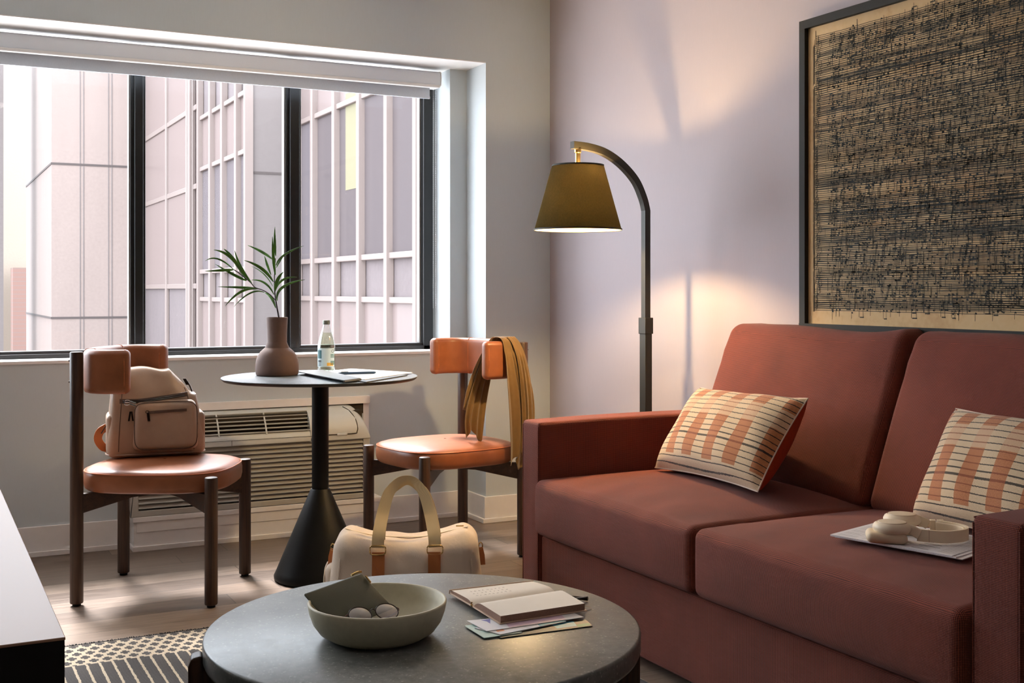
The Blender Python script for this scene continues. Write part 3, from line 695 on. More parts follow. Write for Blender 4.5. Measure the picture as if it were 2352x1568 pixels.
# ------------------------------------------------------------------ scarf on the right chair
c2 = pmat(ch2)
sc = [(.128, .478, -.060, .042), (.132, .53, -.058, .05), (.135, .60, -.066, .05), (.138, .68, -.085, .043), (.145, .76, -.108, .036), (.156, .82, -.126, .032), (.163, .85, -.137, .032), (.172, .8625, -.144, .032), (.19, .866, -.15, .033), (.207, .8625, -.155, .034),
      (.22, .85, -.16, .036), (.228, .82, -.166, .04), (.236, .76, -.175, .047), (.243, .68, -.185, .055), (.2465, .60, -.192, .058), (.2475, .52, -.192, .054), (.2475, .45, -.185, .044), (.245, .40, -.176, .033), (.243, .375, -.17, .026)]
def drape(rows, ph, amp, yoff=0, nu=60, jag=.03):
    path = smoothpath([(r[0], r[1], r[2]) for r in rows], 5); ws = smoothpath([(r[3], 0, 0) for r in rows], 5); out = []
    Lp = len(path)
    for i, (p, w) in enumerate(zip(path, ws)):
        f = min(1, abs(p.y-.866)*5); row = []
        t = (path[min(i+1, Lp-1)]-path[max(i-1, 0)]); t.z = 0; t.normalize(); nrm = Vector((t.y, -t.x))
        for k in range(nu+1):
            u = k/nu*2-1; fo = (math.sin(u*5.2+ph+i*.03)*.75+math.sin(u*11+ph*2+i*.02)*.25)*amp*(.25+.75*f)*(1-.0*abs(u))
            edge = max(0, 1-min(i, Lp-1-i)/9)
            dz = edge*jag*(math.sin(u*3+ph)*.8+math.sin(u*6+ph)*.2)
            sgn = 1 if p.x > .19 else -1
            y = p.x+abs(fo)*sgn*1.0+yoff; z = p.y+dz
            if f < .3: y = p.x; z = p.y+abs(fo)*.6
            row.append(c2 @ Vector((p.z+u*w.x+fo*.5*f, y, z)))
        out.append(row)
    return out
sf = thing('scarf', tuple(c2 @ Vector((-.15, .19, .86))), 3.296, 'olive brown scarf draped over backrest arm of the right chair', 'scarf')
b = MB(); b.grid(drape(sc, .4, .014))
b.grid(drape([(.118, .600, -.048, .03), (.124, .68, -.072, .036), (.134, .76, -.098, .034), (.15, .825, -.122, .03), (.16, .852, -.134, .03), (.172, .865, -.142, .03)], 2.0, .012))
b.grid(drape([(.26, .42, -.205, .022), (.262, .55, -.214, .026), (.258, .68, -.208, .026), (.248, .78, -.196, .022), (.232, .84, -.182, .02), (.21, .867, -.17, .02)], 1.1, .01))
wbuild(b, 'cloth', M['scarf'], sf, ang=80, solid=.0012)
# keep the fabric of one piece as the thing itself

# ------------------------------------------------------------------ duffel bag
p = at_d(935, 1300, 3.72)
du = thing('duffel_bag', (p.x, p.y, .0095), -YAW+math.radians(3), 'cream canvas duffel bag with tan straps on the floor behind the coffee table', 'bag')
def dfn(x, y, z):
    t = (z+.14)/.28
    sag = .03*math.cos(x/.235*PI/2)**2*max(0, t-.4)*1.6
    wy = math.sqrt(max(0, 1-max(0, (t-.25)/.9)**2.2))
    wr = .004*math.sin(x*31+z*17)+.0035*math.sin(x*13-z*40)+.0025*math.sin(x*52+z*61+2)
    yy = y*(.62+.38*wy)*1.02 + (wr if abs(y) > .02 else 0)*.8
    return (x*(1.1-.13*t)-.0, yy, max(.001, z+.14-sag+wr*.5*t+ .006*abs(x)/.235*t))
b = MB(); b.rbox((.455, .25, .285), .05, (36, 12, 20), dfn, cs=6); b.build('body', M['canvas'], du, ang=80)
def front(x, z):                                     # point on the bag's front face
    t = z/.28; q = dfn(x/(1.1-.13*t), -.125, z-.14); return Vector((q[0], q[1], z))
for x0 in (-.085, .09):
    b = MB(); pts = [Vector((x0*.98, front(x0, z).y-.004, z)) for z in [.02+.024*k for k in range(10)]]
    b.sweep(pts, rectprof(.0385, .003), (0, 1, 0)); s1 = b.build('leather_strap', M['tan_strap'], du)
    b = MB()
    for u, v in (((-.013, .165), (.013, .205)), ((-.013, .205), (.013, .165)), ((-.013, .165), (.013, .165))):
        b.tube([Vector((x0+u[0], front(x0, u[1]).y-.0062, u[1])), Vector((x0+v[0], front(x0, v[1]).y-.0062, v[1]))], .0006, 5)
    b.build('stitching', M['tan_strap'], s1)
    b = MB(); zc = .243; yc = front(x0, zc).y-.008
    b.tube([(x0+x, yc, zc+z) for x, z in [sup(.024, .014, 4, k/28) for k in range(28)]], .0021, 8, closed=True); b.build('ring', M['gold'], du)
for yo, k in ((0, 1.0), (.05, .97)):
    yb = front(-.085, .243).y-.007
    P_ = smoothpath([(-.085, yb+yo*1.2, .25), (-.083, yb+.015+yo*1.2, .29), (-.073, -.06+yo, .345), (-.056, -.03+yo*.5, .400), (-.027, -.01+yo*.3, .434*k+.0), (.0, -.005+yo*.3, .443*k), (.026, -.01+yo*.3, .434*k), (.054, -.03+yo*.5, .397), (.073, -.06+yo, .345), (.087, yb+.015+yo*1.2, .285), (.09, yb+yo*1.2, .25)], 6)
    b = MB(); n_ = len(P_); b.sweep(P_, rectprof(.038, .0032), (0, 1, .0), scale=[1-.5*math.exp(-((i/n_-.5)/.17)**2) for i in range(n_)]); b.build('handle', M['webbing'], du)
b = MB()
for sx in (-1, 1):
    loop = []
    for k in range(40):
        u, v = sup(.118, .125, 3, k/40); q = dfn(sx*.2, u*1.04, v); loop.append(Vector((q[0]+sx*.0, q[1]*1.015, q[2])))
    b.tube(loop, .0028, 6, closed=True)
b.tube(smoothpath([front(-.07, .165)+Vector((0, -.001, 0)), front(0, .172)+Vector((0, -.001, 0)), front(.07, .176)+Vector((0, -.001, 0))], 6), .0012, 5)
b.build('seam', M['canvas'], du)
b = MB(); b.sweep(smoothpath([Vector(dfn(x, -.01, .143))+Vector((0, 0, .001)) for x in (-.2, -.12, -.04, .05, .13, .2)], 5), rectprof(.012, .002), (0, 0, 1)); b.build('zip', M['cream_pad'], du)
b = MB(); q = Vector(dfn(.185, -.01, .143)); b.tube([q+Vector((-.008*k+.0, -.002, .004)) for k in range(4)], .0022, 6); b.build('zip_pull', M['gold'], du)
for sx in (-1, 1):
    q = Vector(dfn(sx*.226, -.02, .085)); b = MB(); b.tube([q+Vector((sx*.008, 0, .0))+Vector((sx*.006*math.cos(a), 0, .011*math.sin(a))) for a in [k/12*2*PI for k in range(12)]], .002, 6, closed=True); rg = b.build('side_ring', M['gold'], du)
    b = MB(); b.sweep([q+Vector((sx*.006, 0, -.005)), q+Vector((sx*.012, 0, -.03)), q+Vector((sx*.014, 0, -.06))], rectprof(.018, .003), (0, 1, 0)); b.build('side_tab', M['tan_strap'], rg)
b = MB(); b.rbox((.05, .15, .17), .024, (4, 8, 8), lambda x, y, z: (x-.232+z*.05, y, max(.003, z+.1))); ep = b.build('end_pocket', M['canvas'], du, ang=80)
b = MB(); b.tube([(-.257+z*.05, u, .1+z) for u, z in [sup(.064, .074, 4, k/32) for k in range(32)]], .0022, 6, closed=True); b.tube([(-.259+z*.05, u, .1+z) for u, z in [sup(.054, .064, 4, k/32) for k in range(32)]], .0014, 6, closed=True); b.build('pocket_zip', M['cream_pad'], ep)

# ------------------------------------------------------------------ floor lamp
LPX, LPY = 2.42, 3.64; LD = Vector((-.987, -.16, 0)).normalized(); ang = math.atan2(LD.y, LD.x)
fl = thing('floor_lamp', (LPX, LPY, 0), ang, 'bronze arched floor lamp with glowing olive shade behind the sofa', 'lamp')
b = MB(); b.lathe([(0, 0), (.125, 0), (.128, .004), (.126, .016), (0, .02)], 48); b.build('base', M['bronze'], fl)
b = MB(); b.box((-.0165, -.0165, .018), (.0165, .0165, .89)); b.build('lower_pole', M['bronze'], fl, bevel=.0015)
b = MB(); b.box((-.0195, -.0195, .888), (.0195, .0195, .948)); b.build('collar', M['bronze'], fl, bevel=.0015)
arcp = [(0, .94), (0, 1.1), (0, 1.25), (0, 1.344), (.016, 1.391), (.055, 1.454), (.125, 1.51), (.204, 1.546), (.283, 1.56), (.352, 1.562)]
P_ = [Vector((0, 0, .94)), Vector((0, 0, 1.2))]+smoothpath([(s_, 0, z) for s_, z in arcp[3:]], 8)
b = MB(); b.sweep(P_, rectprof(.026, .022), (0, 1, 0)); b.build('arm', M['bronze'], fl, bevel=.0015, ang=25)
LS = .326
b = MB(); b.cyl((LS, 0, 1.475), (LS, 0, 1.551), .0095, n=20); b.lathe([(.0095, 1.535), (.0125, 1.537), (.0125, 1.551), (0, 1.551)], 20, (LS, 0, 0)); b.cyl((LS, 0, 1.40), (LS, 0, 1.478), .0085, n=20); b.cyl((LS, 0, 1.395), (LS, 0, 1.425), .014, n=20); b.cyl((LS, 0, 1.43), (LS, .04, 1.43), .005, n=12); b.build('socket', M['gold'], fl)
# shade: outer fabric that lets some light through, pale lining
def shade_mat(name, col, tcol, tw):
    m = bpy.data.materials.new(name); m.use_nodes = True; t = m.node_tree; t.nodes.clear(); o = t.nodes.new('ShaderNodeOutputMaterial')
    d = t.nodes.new('ShaderNodeBsdfDiffuse'); tr = t.nodes.new('ShaderNodeBsdfTranslucent'); mx = t.nodes.new('ShaderNodeMixShader'); d.inputs[0].default_value = lin(col); tr.inputs[0].default_value = lin(tcol); mx.inputs[0].default_value = tw
    tc_ = t.nodes.new('ShaderNodeTexCoord'); mp = t.nodes.new('ShaderNodeMapping'); mp.inputs['Scale'].default_value = (260, 260, 60); n = t.nodes.new('ShaderNodeTexNoise'); n.inputs['Scale'].default_value = 1.6; n.inputs['Detail'].default_value = 3
    t.links.new(tc_.outputs['Object'], mp.inputs[0]); t.links.new(mp.outputs[0], n.inputs['Vector'])
    r = t.nodes.new('ShaderNodeValToRGB'); r.color_ramp.elements[0].position = .35; r.color_ramp.elements[1].position = .65; c = lin(tcol); r.color_ramp.elements[0].color = tuple(v*.6 for v in c[:3])+(1,); r.color_ramp.elements[1].color = c
    t.links.new(n.outputs[0], r.inputs[0]); t.links.new(r.outputs[0], tr.inputs[0]); t.links.new(d.outputs[0], mx.inputs[1]); t.links.new(tr.outputs[0], mx.inputs[2]); t.links.new(mx.outputs[0], o.inputs[0]); return m
sh = MB(); sh.lathe([(.155, 1.262), (.0912, 1.493)], 64, (LS, 0, 0)); shd = sh.build('shade', shade_mat('olive_shade', (46, 48, 34), (84, 78, 58), .26), fl, ang=80)
sh = MB(); sh.lathe([(.1535, 1.2625), (.0895, 1.4925)], 64, (LS, 0, 0)); sh.build('lining', shade_mat('shade_lining', (226, 196, 150), (226, 205, 170), .13), shd, ang=80)
for r0, z0 in ((.1545, 1.262), (.0905, 1.488)):
    b = MB(); b.lathe([(r0, z0), (r0+.002, z0-.001), (r0+.0023, z0+.005), (r0+.0008, z0+.005)], 64, (LS, 0, 0)); b.build('rim', plain('shade_rim', (34, 34, 26), .7), shd)
b = MB()
for k in range(3):
    a = k/3*2*PI+.4; b.tube([(LS, 0, 1.48), (LS+.091*math.cos(a), .091*math.sin(a), 1.488)], .0015, 6)
b.build('shade_spider', M['bronze'], shd)
be = bpy.data.materials.new('bulb_glow'); be.use_nodes = True; bt = be.node_tree; bt.nodes.clear(); bo_ = bt.nodes.new('ShaderNodeOutputMaterial'); ba = bt.nodes.new('ShaderNodeAddShader')
bT = bt.nodes.new('ShaderNodeBsdfTransparent'); bT.inputs[0].default_value = (.9, .9, .9, 1); bE = bt.nodes.new('ShaderNodeEmission'); bE.inputs[0].default_value = (1, .72, .38, 1); bE.inputs[1].default_value = 6
bt.links.new(bT.outputs[0], ba.inputs[0]); bt.links.new(bE.outputs[0], ba.inputs[1]); bt.links.new(ba.outputs[0], bo_.inputs[0])
b = MB(); b.lathe([(0, 1.305), (.018, 1.309), (.028, 1.322), (.030, 1.338), (.026, 1.36), (.016, 1.385), (.013, 1.396), (0, 1.396)], 24, (LS, 0, 0)); b.build('bulb', be, fl)
b = MB(); b.lathe([(0, 1.436), (.009, 1.44), (.013, 1.452), (.012, 1.468), (.005, 1.483), (0, 1.486)], 20, (LS, .04, 0)); b.build('bulb', be, fl)
LAMPW = 34.0
for yy, z, e, rr in ((0, 1.335, 1.0, .022), (.04, 1.462, .45, .009)):
    l = bpy.data.lights.new('lamp_bulb_light', 'POINT'); l.energy = LAMPW*e; l.color = (1, .7, .34); l.shadow_soft_size = rr
    o = bpy.data.objects.new('lamp_bulb_light', l); COL.objects.link(o); o.parent = fl; o.location = (LS, yy, z)

# ------------------------------------------------------------------ framed print
XF = XR-.036; ty, by_ = at_x(1835, 50, XF), at_x(1835, 762, XF)
Y1 = ty.y; Zt, Zb = ty.z, by_.z; Y0_ = Y1-1.22; fw = .028
art = thing('framed_print', (XR, (Y1+Y0_)/2, Zb), 0, 'large black framed sheet music print hanging above the sofa', 'picture')
b = MB(); b.box((XF, Y0_, Zt-fw), (XR-.001, Y1, Zt)); b.box((XF, Y0_, Zb), (XR-.001, Y1, Zb+fw)); b.box((XF, Y1-fw, Zb+fw), (XR-.001, Y1, Zt-fw)); b.box((XF, Y0_, Zb+fw), (XR-.001, Y0_+fw, Zt-fw)); wbuild(b, 'frame', M['iron'], art, bevel=.001)
m = Mat('aged_paper', lin((196, 160, 112)), .8); n = m.noise(3.2, 5, .6); n2 = m.noise(60, 3)
m.color(m.ramp(n*.8+n2*.2, [(.3, lin((176, 132, 84))), (.5, lin((206, 172, 124))), (.72, lin((214, 184, 140)))])); M['aged'] = m.m
XP = XR-.02
b = MB(); b.box((XP, Y0_+fw, Zb+fw), (XP+.003, Y1-fw, Zt-fw)); sheet = wbuild(b, 'music_sheet', M['aged'], art)
rng = random.Random(3)
yl, yr = Y1-fw-.03, Y0_+fw+.02; zlo, zhi = Zb+fw+.03, Zt-fw-.04
inks = [MB(), MB(), MB()]
def qd(bb, x, ya, za, yb, zb, h):                    # a stroke from (ya,za) to (yb,zb), h tall
    bb.add([(x, ya, za-h/2), (x, yb, zb-h/2), (x, yb, zb+h/2), (x, ya, za+h/2)], [(0, 1, 2, 3)])
def stroke_v(bb, x, y, z0, z1, w): bb.add([(x, y-w/2, z0), (x, y+w/2, z0), (x, y+w/2, z1), (x, y-w/2, z1)], [(0, 1, 2, 3)])
def head(bb, x, y, z, a):
    bb.add([(x, y+a*math.cos(k/8*2*PI)+a*.3*math.sin(k/8*2*PI), z+a*.75*math.sin(k/8*2*PI)) for k in range(8)], [tuple(range(8))])
z = zlo+.015; si = 0
while z < zhi-.01:
    L_ = rng.randrange(3); bb = inks[L_]; x = XP-.0006-.0002*L_; sp = rng.uniform(.0048, .0068); ye = yl-rng.choice((0, .0, .006, .012, .02)); tilt = rng.uniform(-.004, .004); th = rng.uniform(.0011, .002)
    seg = 9
    for l in range(5):
        for k in range(seg):
            ya = ye+(yr-ye)*k/seg; yb = ye+(yr-ye)*(k+1)/seg; wob = lambda u: .0012*math.sin(u*5+si)
            qd(bb, x, ya, z+l*sp+tilt*k/seg+wob(k/seg*6), yb, z+l*sp+tilt*(k+1)/seg+wob((k+1)/seg*6), th)
    y = ye-.05
    while y > yr:
        y -= rng.uniform(.010, .05); zz = z+rng.choice(range(-2, 10))*sp*.5
        a = sp*.62; head(bb, x, y, zz, a)
        up = rng.random() < .5; hh = sp*rng.uniform(3, 4.5)
        stroke_v(bb, x, y+(a*.9 if not up else -a*.9), zz-(0 if up else hh), zz+(hh if up else 0), .0013)
        if rng.random() < .3:
            y2 = y-rng.uniform(.012, .02); head(bb, x, y2, zz, a); e = zz+(hh if up else -hh); stroke_v(bb, x, y2+(a*.9 if not up else -a*.9), zz-(0 if up else hh), zz+(hh if up else 0), .0013)
            qd(bb, x, y, e, y2, e, sp*.55)
    y = ye
    while y > yr:
        stroke_v(bb, x, y, z, z+4*sp+(rng.random() < .3)*.02, rng.choice((.0013, .0013, .0022))); y -= rng.uniform(.05, .16)
    # clef curl
    cx = ye-.012; pts = [(cx+.004*math.cos(t*1.1)*(1-t/9), z+2*sp+(t-4)*sp*.55+.003*math.sin(t*1.6)) for t in [q*.4 for q in range(20)]]
    for (ya, za), (yb, zb) in zip(pts[:-1], pts[1:]): qd(bb, x-.0001, ya, za, yb, zb, .0016); stroke_v(bb, x-.0001, ya, min(za, zb), max(za, zb)+.001, .0012)
    z += rng.uniform(.0075, .0155); si += 1
for y in (yl+.006, yl+.0025, yl):                    # bracket strokes at the left margin
    z = zlo+.01
    while z < zhi-.05:
        h = rng.uniform(.05, .16); stroke_v(inks[0], XP-.0008, y, z, min(z+h, zhi), .0015); z += h+rng.uniform(.002, .012)
for bb, cc in zip(inks, ((20, 24, 20), (25, 33, 32), (42, 38, 24))):
    wbuild(bb, 'printed_notes', plain('print_ink_%d' % cc[0], cc, .8), sheet)

# ------------------------------------------------------------------ sofa
SX0, SX1, SYc = 1.79, 2.60, 2.453
sofa = thing('sofa', ((SX0+SX1)/2, SYc, 0), 0, 'terracotta woven two seat sofa under the framed print', 'sofa')
def wbox(c, size, r, seg, fn=None, cs=4): b = MB(); b.rbox(size, r, seg, fn, Matrix.Translation(c), cs); return b
AY1, AY0 = 3.31, 1.585                               # inner faces of the arms
b = wbox(((SX0+.01+SX1)/2, SYc, .145), (SX1-SX0-.01, AY1-AY0, .235), .012, (4, 6, 4)); wbuild(b, 'base', M['sofa'], sofa)
def afn(x, y, z): return (x, y, z+(.006*math.cos(x*3.2) if z > .2 else 0))
for yc in (AY1+.058, AY0-.058):
    b = wbox(((SX0+SX1)/2, yc, .312), (SX1-SX0, .116, .62), .014, (10, 3, 6), afn); am = wbuild(b, 'arm', M['sofa'], sofa, ang=60)
    b = MB()
    for yy in (-.052, .052): b.tube([(SX0+.0015, yc+yy, .012+.001*k) if k == 0 else (SX0+.0015, yc+yy, .61) for k in range(2)], .0022, 5); b.tube([(SX0+.004, yc+yy, .6195), (SX1-.05, yc+yy*1.0, .6205)], .0022, 5)
    wbuild(b, 'arm_seam', M['sofa'], am)
b = wbox((SX1-.01, SYc, .40), (.07, AY1-AY0+.05, .78), .03, (3, 8, 6)); wbuild(b, 'back', M['sofa'], sofa)
seats = ((2.4565, AY1-.002), (AY0+.004, 2.4495))
for (y0, y1) in seats:
    L = y1-y0; D = 2.50-1.768; hx, hy, hz = D/2, L/2, .0875
    def sfn(x, y, z, hx=hx, hy=hy):
        u, v = min(1, abs(x)/hx), min(1, abs(y)/hy)
        cr = (1-u**2.4)*(1-v**2.6)
        dz = (.034*cr if z > 0 else -.0*cr); bulge = .014*(1-v**4)*(1-min(1, abs(z)/.0875)**2)*(-1 if x < 0 else 0)
        wr = .0018*math.sin(y*38+math.sin(x*7)*2)*(1 if (x < -hx+.14 and z > .02) else 0)*(1-u*.2)
        return (x+bulge, y, z+dz*(1 if z > .02 else .3)+wr)
    b = wbox(((2.50+1.768)/2, (y0+y1)/2, .355), (D, L, .175), .026, (18, 20, 5), sfn); cu = wbuild(b, 'seat_cushion', M['sofa'], sofa, ang=70)
    b = MB(); b.tube([Vector((1.768+.0035, y, .4235+.0015*math.sin((y-y0)/L*PI))) for y in [y0+.02+(L-.04)*k/20 for k in range(21)]], .0024, 6); wbuild(b, 'welt', M['sofa_seam'], cu)
for (y0, y1) in ((2.458, 3.285), (1.60, 2.448)):
    L = y1-y0; hy = L/2; H_ = .49
    def bfn2(x, y, z, hy=hy):
        v, w = min(1, abs(y)/hy), min(1, abs(z)/.245)
        bul = -.035*(1-v**3)*(1-w**3) if x < 0 else 0
        lean = .18*(z+.245)/.49-.05
        zz = z+.012*v**5*(1 if z > .15 else 0)+.006*math.sin(y*9)*(1 if z > .18 else 0)
        pinch = 1-.035*max(0, z/.245)**2
        return (min(x+bul+lean, .163), y*pinch, zz)
    b = wbox((2.47, (y0+y1)/2, .683), (.15, L, H_), .034, (6, 20, 14), bfn2, 5); wbuild(b, 'back_cushion', M['sofa'], sofa, ang=70)
b = MB()
for xx in (SX0+.06, SX1-.06):
    for yy in (AY0-.06, AY1+.06): b.box((xx-.03, yy-.03, 0), (xx+.03, yy+.03, .03))
wbuild(b, 'foot', M['dkwood'], sofa)

# ------------------------------------------------------------------ striped pillows
m = Mat('striped_weave', lin((214, 186, 152)), .92, sheen=.2); U, V_, _z = m.xyz('UV')
cols_ = (U*5.2+.15).fract(); cm = cols_.lt(.5); band1 = V_.gt(.14)*V_.lt(.60); band2 = V_.gt(.80)*V_.lt(.93); band3 = V_.gt(.60)*V_.lt(.80)
orange = cm*band1.mx(band2); pale = cm*band3
wob = m.noise(30, 2, .5, (4, 1, 1), 'UV')
lv = (V_*17.0+wob*.16).fract(); thick = V_.gt(.355)*V_.lt(.42)
line = lv.lt(.15).mx(thick*lv.lt(.34)); dark = line*(cm.op('SUBTRACT', 1.0).abs().mx(U.gt(.86)).mx(V_.lt(.14)).mx(U.lt(.03)).mx(V_.gt(.93))); rust = line*cm
wv = ((U*900).sin()*(V_*520).sin()*.5+.5); nz = m.noise(120, 2, .5, None, 'UV')
c0 = m.ramp(wv*.5+nz*.5, [(.25, lin((196, 168, 134))), (.75, lin((232, 206, 172)))])
c1 = m.ramp(wv*.4+nz*.6, [(.25, lin((160, 92, 52))), (.75, lin((206, 134, 86)))])
c_ = m.mix(orange*.95, c0, c1); c_ = m.mix(pale*.35, c_, lin((196, 130, 92))); c_ = m.mix(rust*.8, c_, lin((130, 62, 34))); c_ = m.mix(dark*.92, c_, lin((44, 38, 32)))
m.color(c_); m.bump(wv-line*.6, .5, .0012); M['stripe'] = m.m
def pillow(label, o, eu, ev, w, h, t):
    """o: bottom-left corner as seen from the front, eu along the width, ev up the height"""
    eu = Vector(eu).normalized(); ev = Vector(ev).normalized(); en = ev.cross(eu).normalized()*1.0; ev = eu.cross(en).normalized()*(1 if eu.cross(en).dot(ev) > 0 else -1)
    if en.x > 0: en = -en
    o = Vector(o); th = thing('throw_pillow', tuple(o+eu*w/2), 0, label, 'pillow', 'striped throw pillows on the sofa')
    n, k = 40, 26; sheets = []
    for sg in (1, -1):
        rows = []
        for j in range(k+1):
            row = []
            for i in range(n+1):
                u, v = i/n*2-1, j/k*2-1
                T = t*((1-abs(u)**2.6)*(1-abs(v)**2.6))**.46*(1 if sg > 0 else 1.25)
                x = w/2*u*(1-.05*(1-v*v)*abs(u)); y = h/2*v*(1-.075*(1-u*u)*abs(v))
                wr = .003*math.sin(u*9+v*4)*T/t
                row.append(o+eu*(w/2+x)+ev*(h/2+y)+en*(sg*(T+wr)))
            rows.append(row)
        sheets.append(rows)
    def uv(co):
        p = co+Vector(th.location)-o; return (p.dot(eu)/w, p.dot(ev)/h)
    b = MB(); b.grid(sheets[0]); wbuild(b, 'front_cover', M['stripe'], th, ang=80, uvfn=uv)
    b = MB(); b.grid(sheets[1]); wbuild(b, 'back_cover', M['pillow_back'], th, ang=80)
    edge = [r for r in sheets[0][0]]+[r[-1] for r in sheets[0][1:]]+[r for r in sheets[0][-1][::-1][1:]]+[r[0] for r in sheets[0][::-1][1:-1]]
    b = MB(); b.tube(edge, .0022, 6, closed=True); wbuild(b, 'edge_seam', M['canvas'], th)
    return th
pillow('striped cream and rust pillow leaning beside the far sofa arm', (2.13, 3.15, .478), (-.04, -.49, .012), (.17, -.06, .255), .575, .305, .078)
pillow('striped cream and rust pillow leaning behind the headphones', (2.22, 2.15, .481), (-.04, -.49, .008), (.15, .0, .27), .50, .305, .078)

# ------------------------------------------------------------------ newspaper and headphones
ZN = .476
L_, B_, T_ = at_z(1907, 1234, ZN), at_z(2202, 1287, ZN), at_z(1990, 1212, ZN)
e1 = (B_-L_); e2 = (T_-L_); e2 = e2.normalized()*.235
npz = thing('newspaper', tuple((L_+B_)/2+e2/2), 0, 'folded newspaper lying on the right sofa cushion', 'newspaper')
NZ0 = .4772
def pg(o, a, c, z0, z1): b = MB(); P_ = [o, o+a, o+a+c, o+c]; b.prism([(p.x, p.y) for p in P_], z0, z1); return b
wbuild(pg(L_+e2*.02+e1*.03, e1*.99, e2*.96, NZ0, NZ0+.002), 'under_page', M['white_paper'], npz)
wbuild(pg(L_+e1*.0, e1*.98, e2*.98, NZ0+.0023, NZ0+.0043), 'middle_page', M['white_paper'], npz)
tp = wbuild(pg(L_, e1*.95, e2, NZ0+.0047, NZ0+.0062), 'top_page', M['white_paper'], npz)
b = MB(); rg = random.Random(5); n1_, n2_ = e1.normalized(), e2.normalized()
for col_ in range(5):
    for ln in range(26):
        u0 = .012+col_*.061; v0 = .015+ln*.0082
        if rg.random() < .12 or (col_ == 2 and 6 < ln < 16): continue
        a = L_+n1_*u0+n2_*v0; bb_2 = a+n1_*(.052*rg.uniform(.7, 1)); hgt = .0012 if rg.random() > .06 else .004
        b.add([(a.x, a.y, NZ0+.0064), (bb_2.x, bb_2.y, NZ0+.0064), (bb_2.x+n2_.x*hgt, bb_2.y+n2_.y*hgt, NZ0+.0064), (a.x+n2_.x*hgt, a.y+n2_.y*hgt, NZ0+.0064)], [(0, 1, 2, 3)])
wbuild(b, 'newsprint', plain('newsprint_grey', (130, 128, 130), .8), tp)
hc = at_z(2042, 1243, NZ0+.007); ex = (at_z(2226, 1252, NZ0+.007)-hc); LL = ex.length; ex.normalize(); ey = Vector((-ex.y, ex.x, 0))
hp = thing('headphones', tuple(hc), math.atan2(ex.y, ex.x), 'cream over-ear headphones lying on the newspaper', 'headphones')
HW = .125; XE = LL+.004
def ear(cx, cy, zb, nm):
    b = MB(); T_ = Matrix.Translation((cx, cy, zb))
    b.rbox((.088, .072, .024), .0119, (8, 8, 2), mat=T_ @ Matrix.Translation((-.006, 0, .012))); pad = b.build('ear_cushion', M['cream_pad'], hp, ang=70)
    b = MB(); b.lathe([(0, .0), (.034, .0), (.0385, .006), (.039, .012), (.036, .0185), (.031, .022), (.0305, .0212), (0, .0212)], 48, mat=T_ @ Matrix.Translation((.006, 0, .022)) @ Matrix.Scale(1.08, 4, (1, 0, 0))); cup = b.build('ear_cup', M['cream_plastic'], hp, ang=50)
    b = MB(); b.lathe([(.029, .0212), (.0285, .0235), (.02, .0248), (0, .025)], 40, mat=T_ @ Matrix.Translation((.006, 0, .022)) @ Matrix.Scale(1.08, 4, (1, 0, 0))); b.build('cup_plate', M['cream_plastic'], cup, ang=50)
    b = MB(); b.tube([(cx+.006+.0325*math.cos(a), cy+.0302*math.sin(a), zb+.0436) for a in [k/32*2*PI for k in range(32)]], .0007, 5, closed=True); b.build('plate_ring', M['cover'], cup)
    sy = -1 if cy < .02 else 1
    b = MB(); b.sweep(smoothpath([(cx+.02, cy-.02*0, zb+.034), (cx+.045, cy+.006*sy, zb+.03), (cx+.065, cy+.008*sy, .02)], 4), rectprof(.007, .022), (0, 0, 1)); b.build('yoke', M['cream_plastic'], hp, bevel=.002)
ear(.0, .0, 0, 'n'); ear(.03, HW-.02, .0, 'f')
band = smoothpath([(.06, .0, .018), (.09, -.004, .017), (XE-.05, .0, .016), (XE-.012, .028, .016), (XE, HW*.5, .016), (XE-.014, HW-.03, .016), (XE-.055, HW-.003, .017), (.13, HW+.002, .018)], 8)
b = MB(); b.sweep(band, rectprof(.006, .027), (0, 0, 1)); hb = b.build('headband', M['cream_plastic'], hp, bevel=.0022, ang=50)
b = MB(); b.sweep(smoothpath([(XE-.06, .006, .016), (XE-.02, .03, .016), (XE-.008, HW*.5, .016), (XE-.022, HW-.034, .016), (XE-.062, HW-.01, .016)], 7), rectprof(.005, .022), (0, 0, 1)); b.build('band_padding', M['cream_pad'], hb, bevel=.002, ang=50)
b = MB(); b.box((.084, -.0085, .0035), (.0853, .0035, .031)); b.box((.118, HW-.004, .004), (.1193, HW+.0075, .031)); b.build('band_joint', M['cover'], hp)
b = MB(); b.sweep([(.075, HW-.0, .018), (.125, HW+.002, .018)], rectprof(.003, .012), (0, 0, 1)); b.box((.1, HW-.007, .006), (.112, HW+.008, .03)); b.build('slider', M['cream_plastic'], hp, bevel=.001)

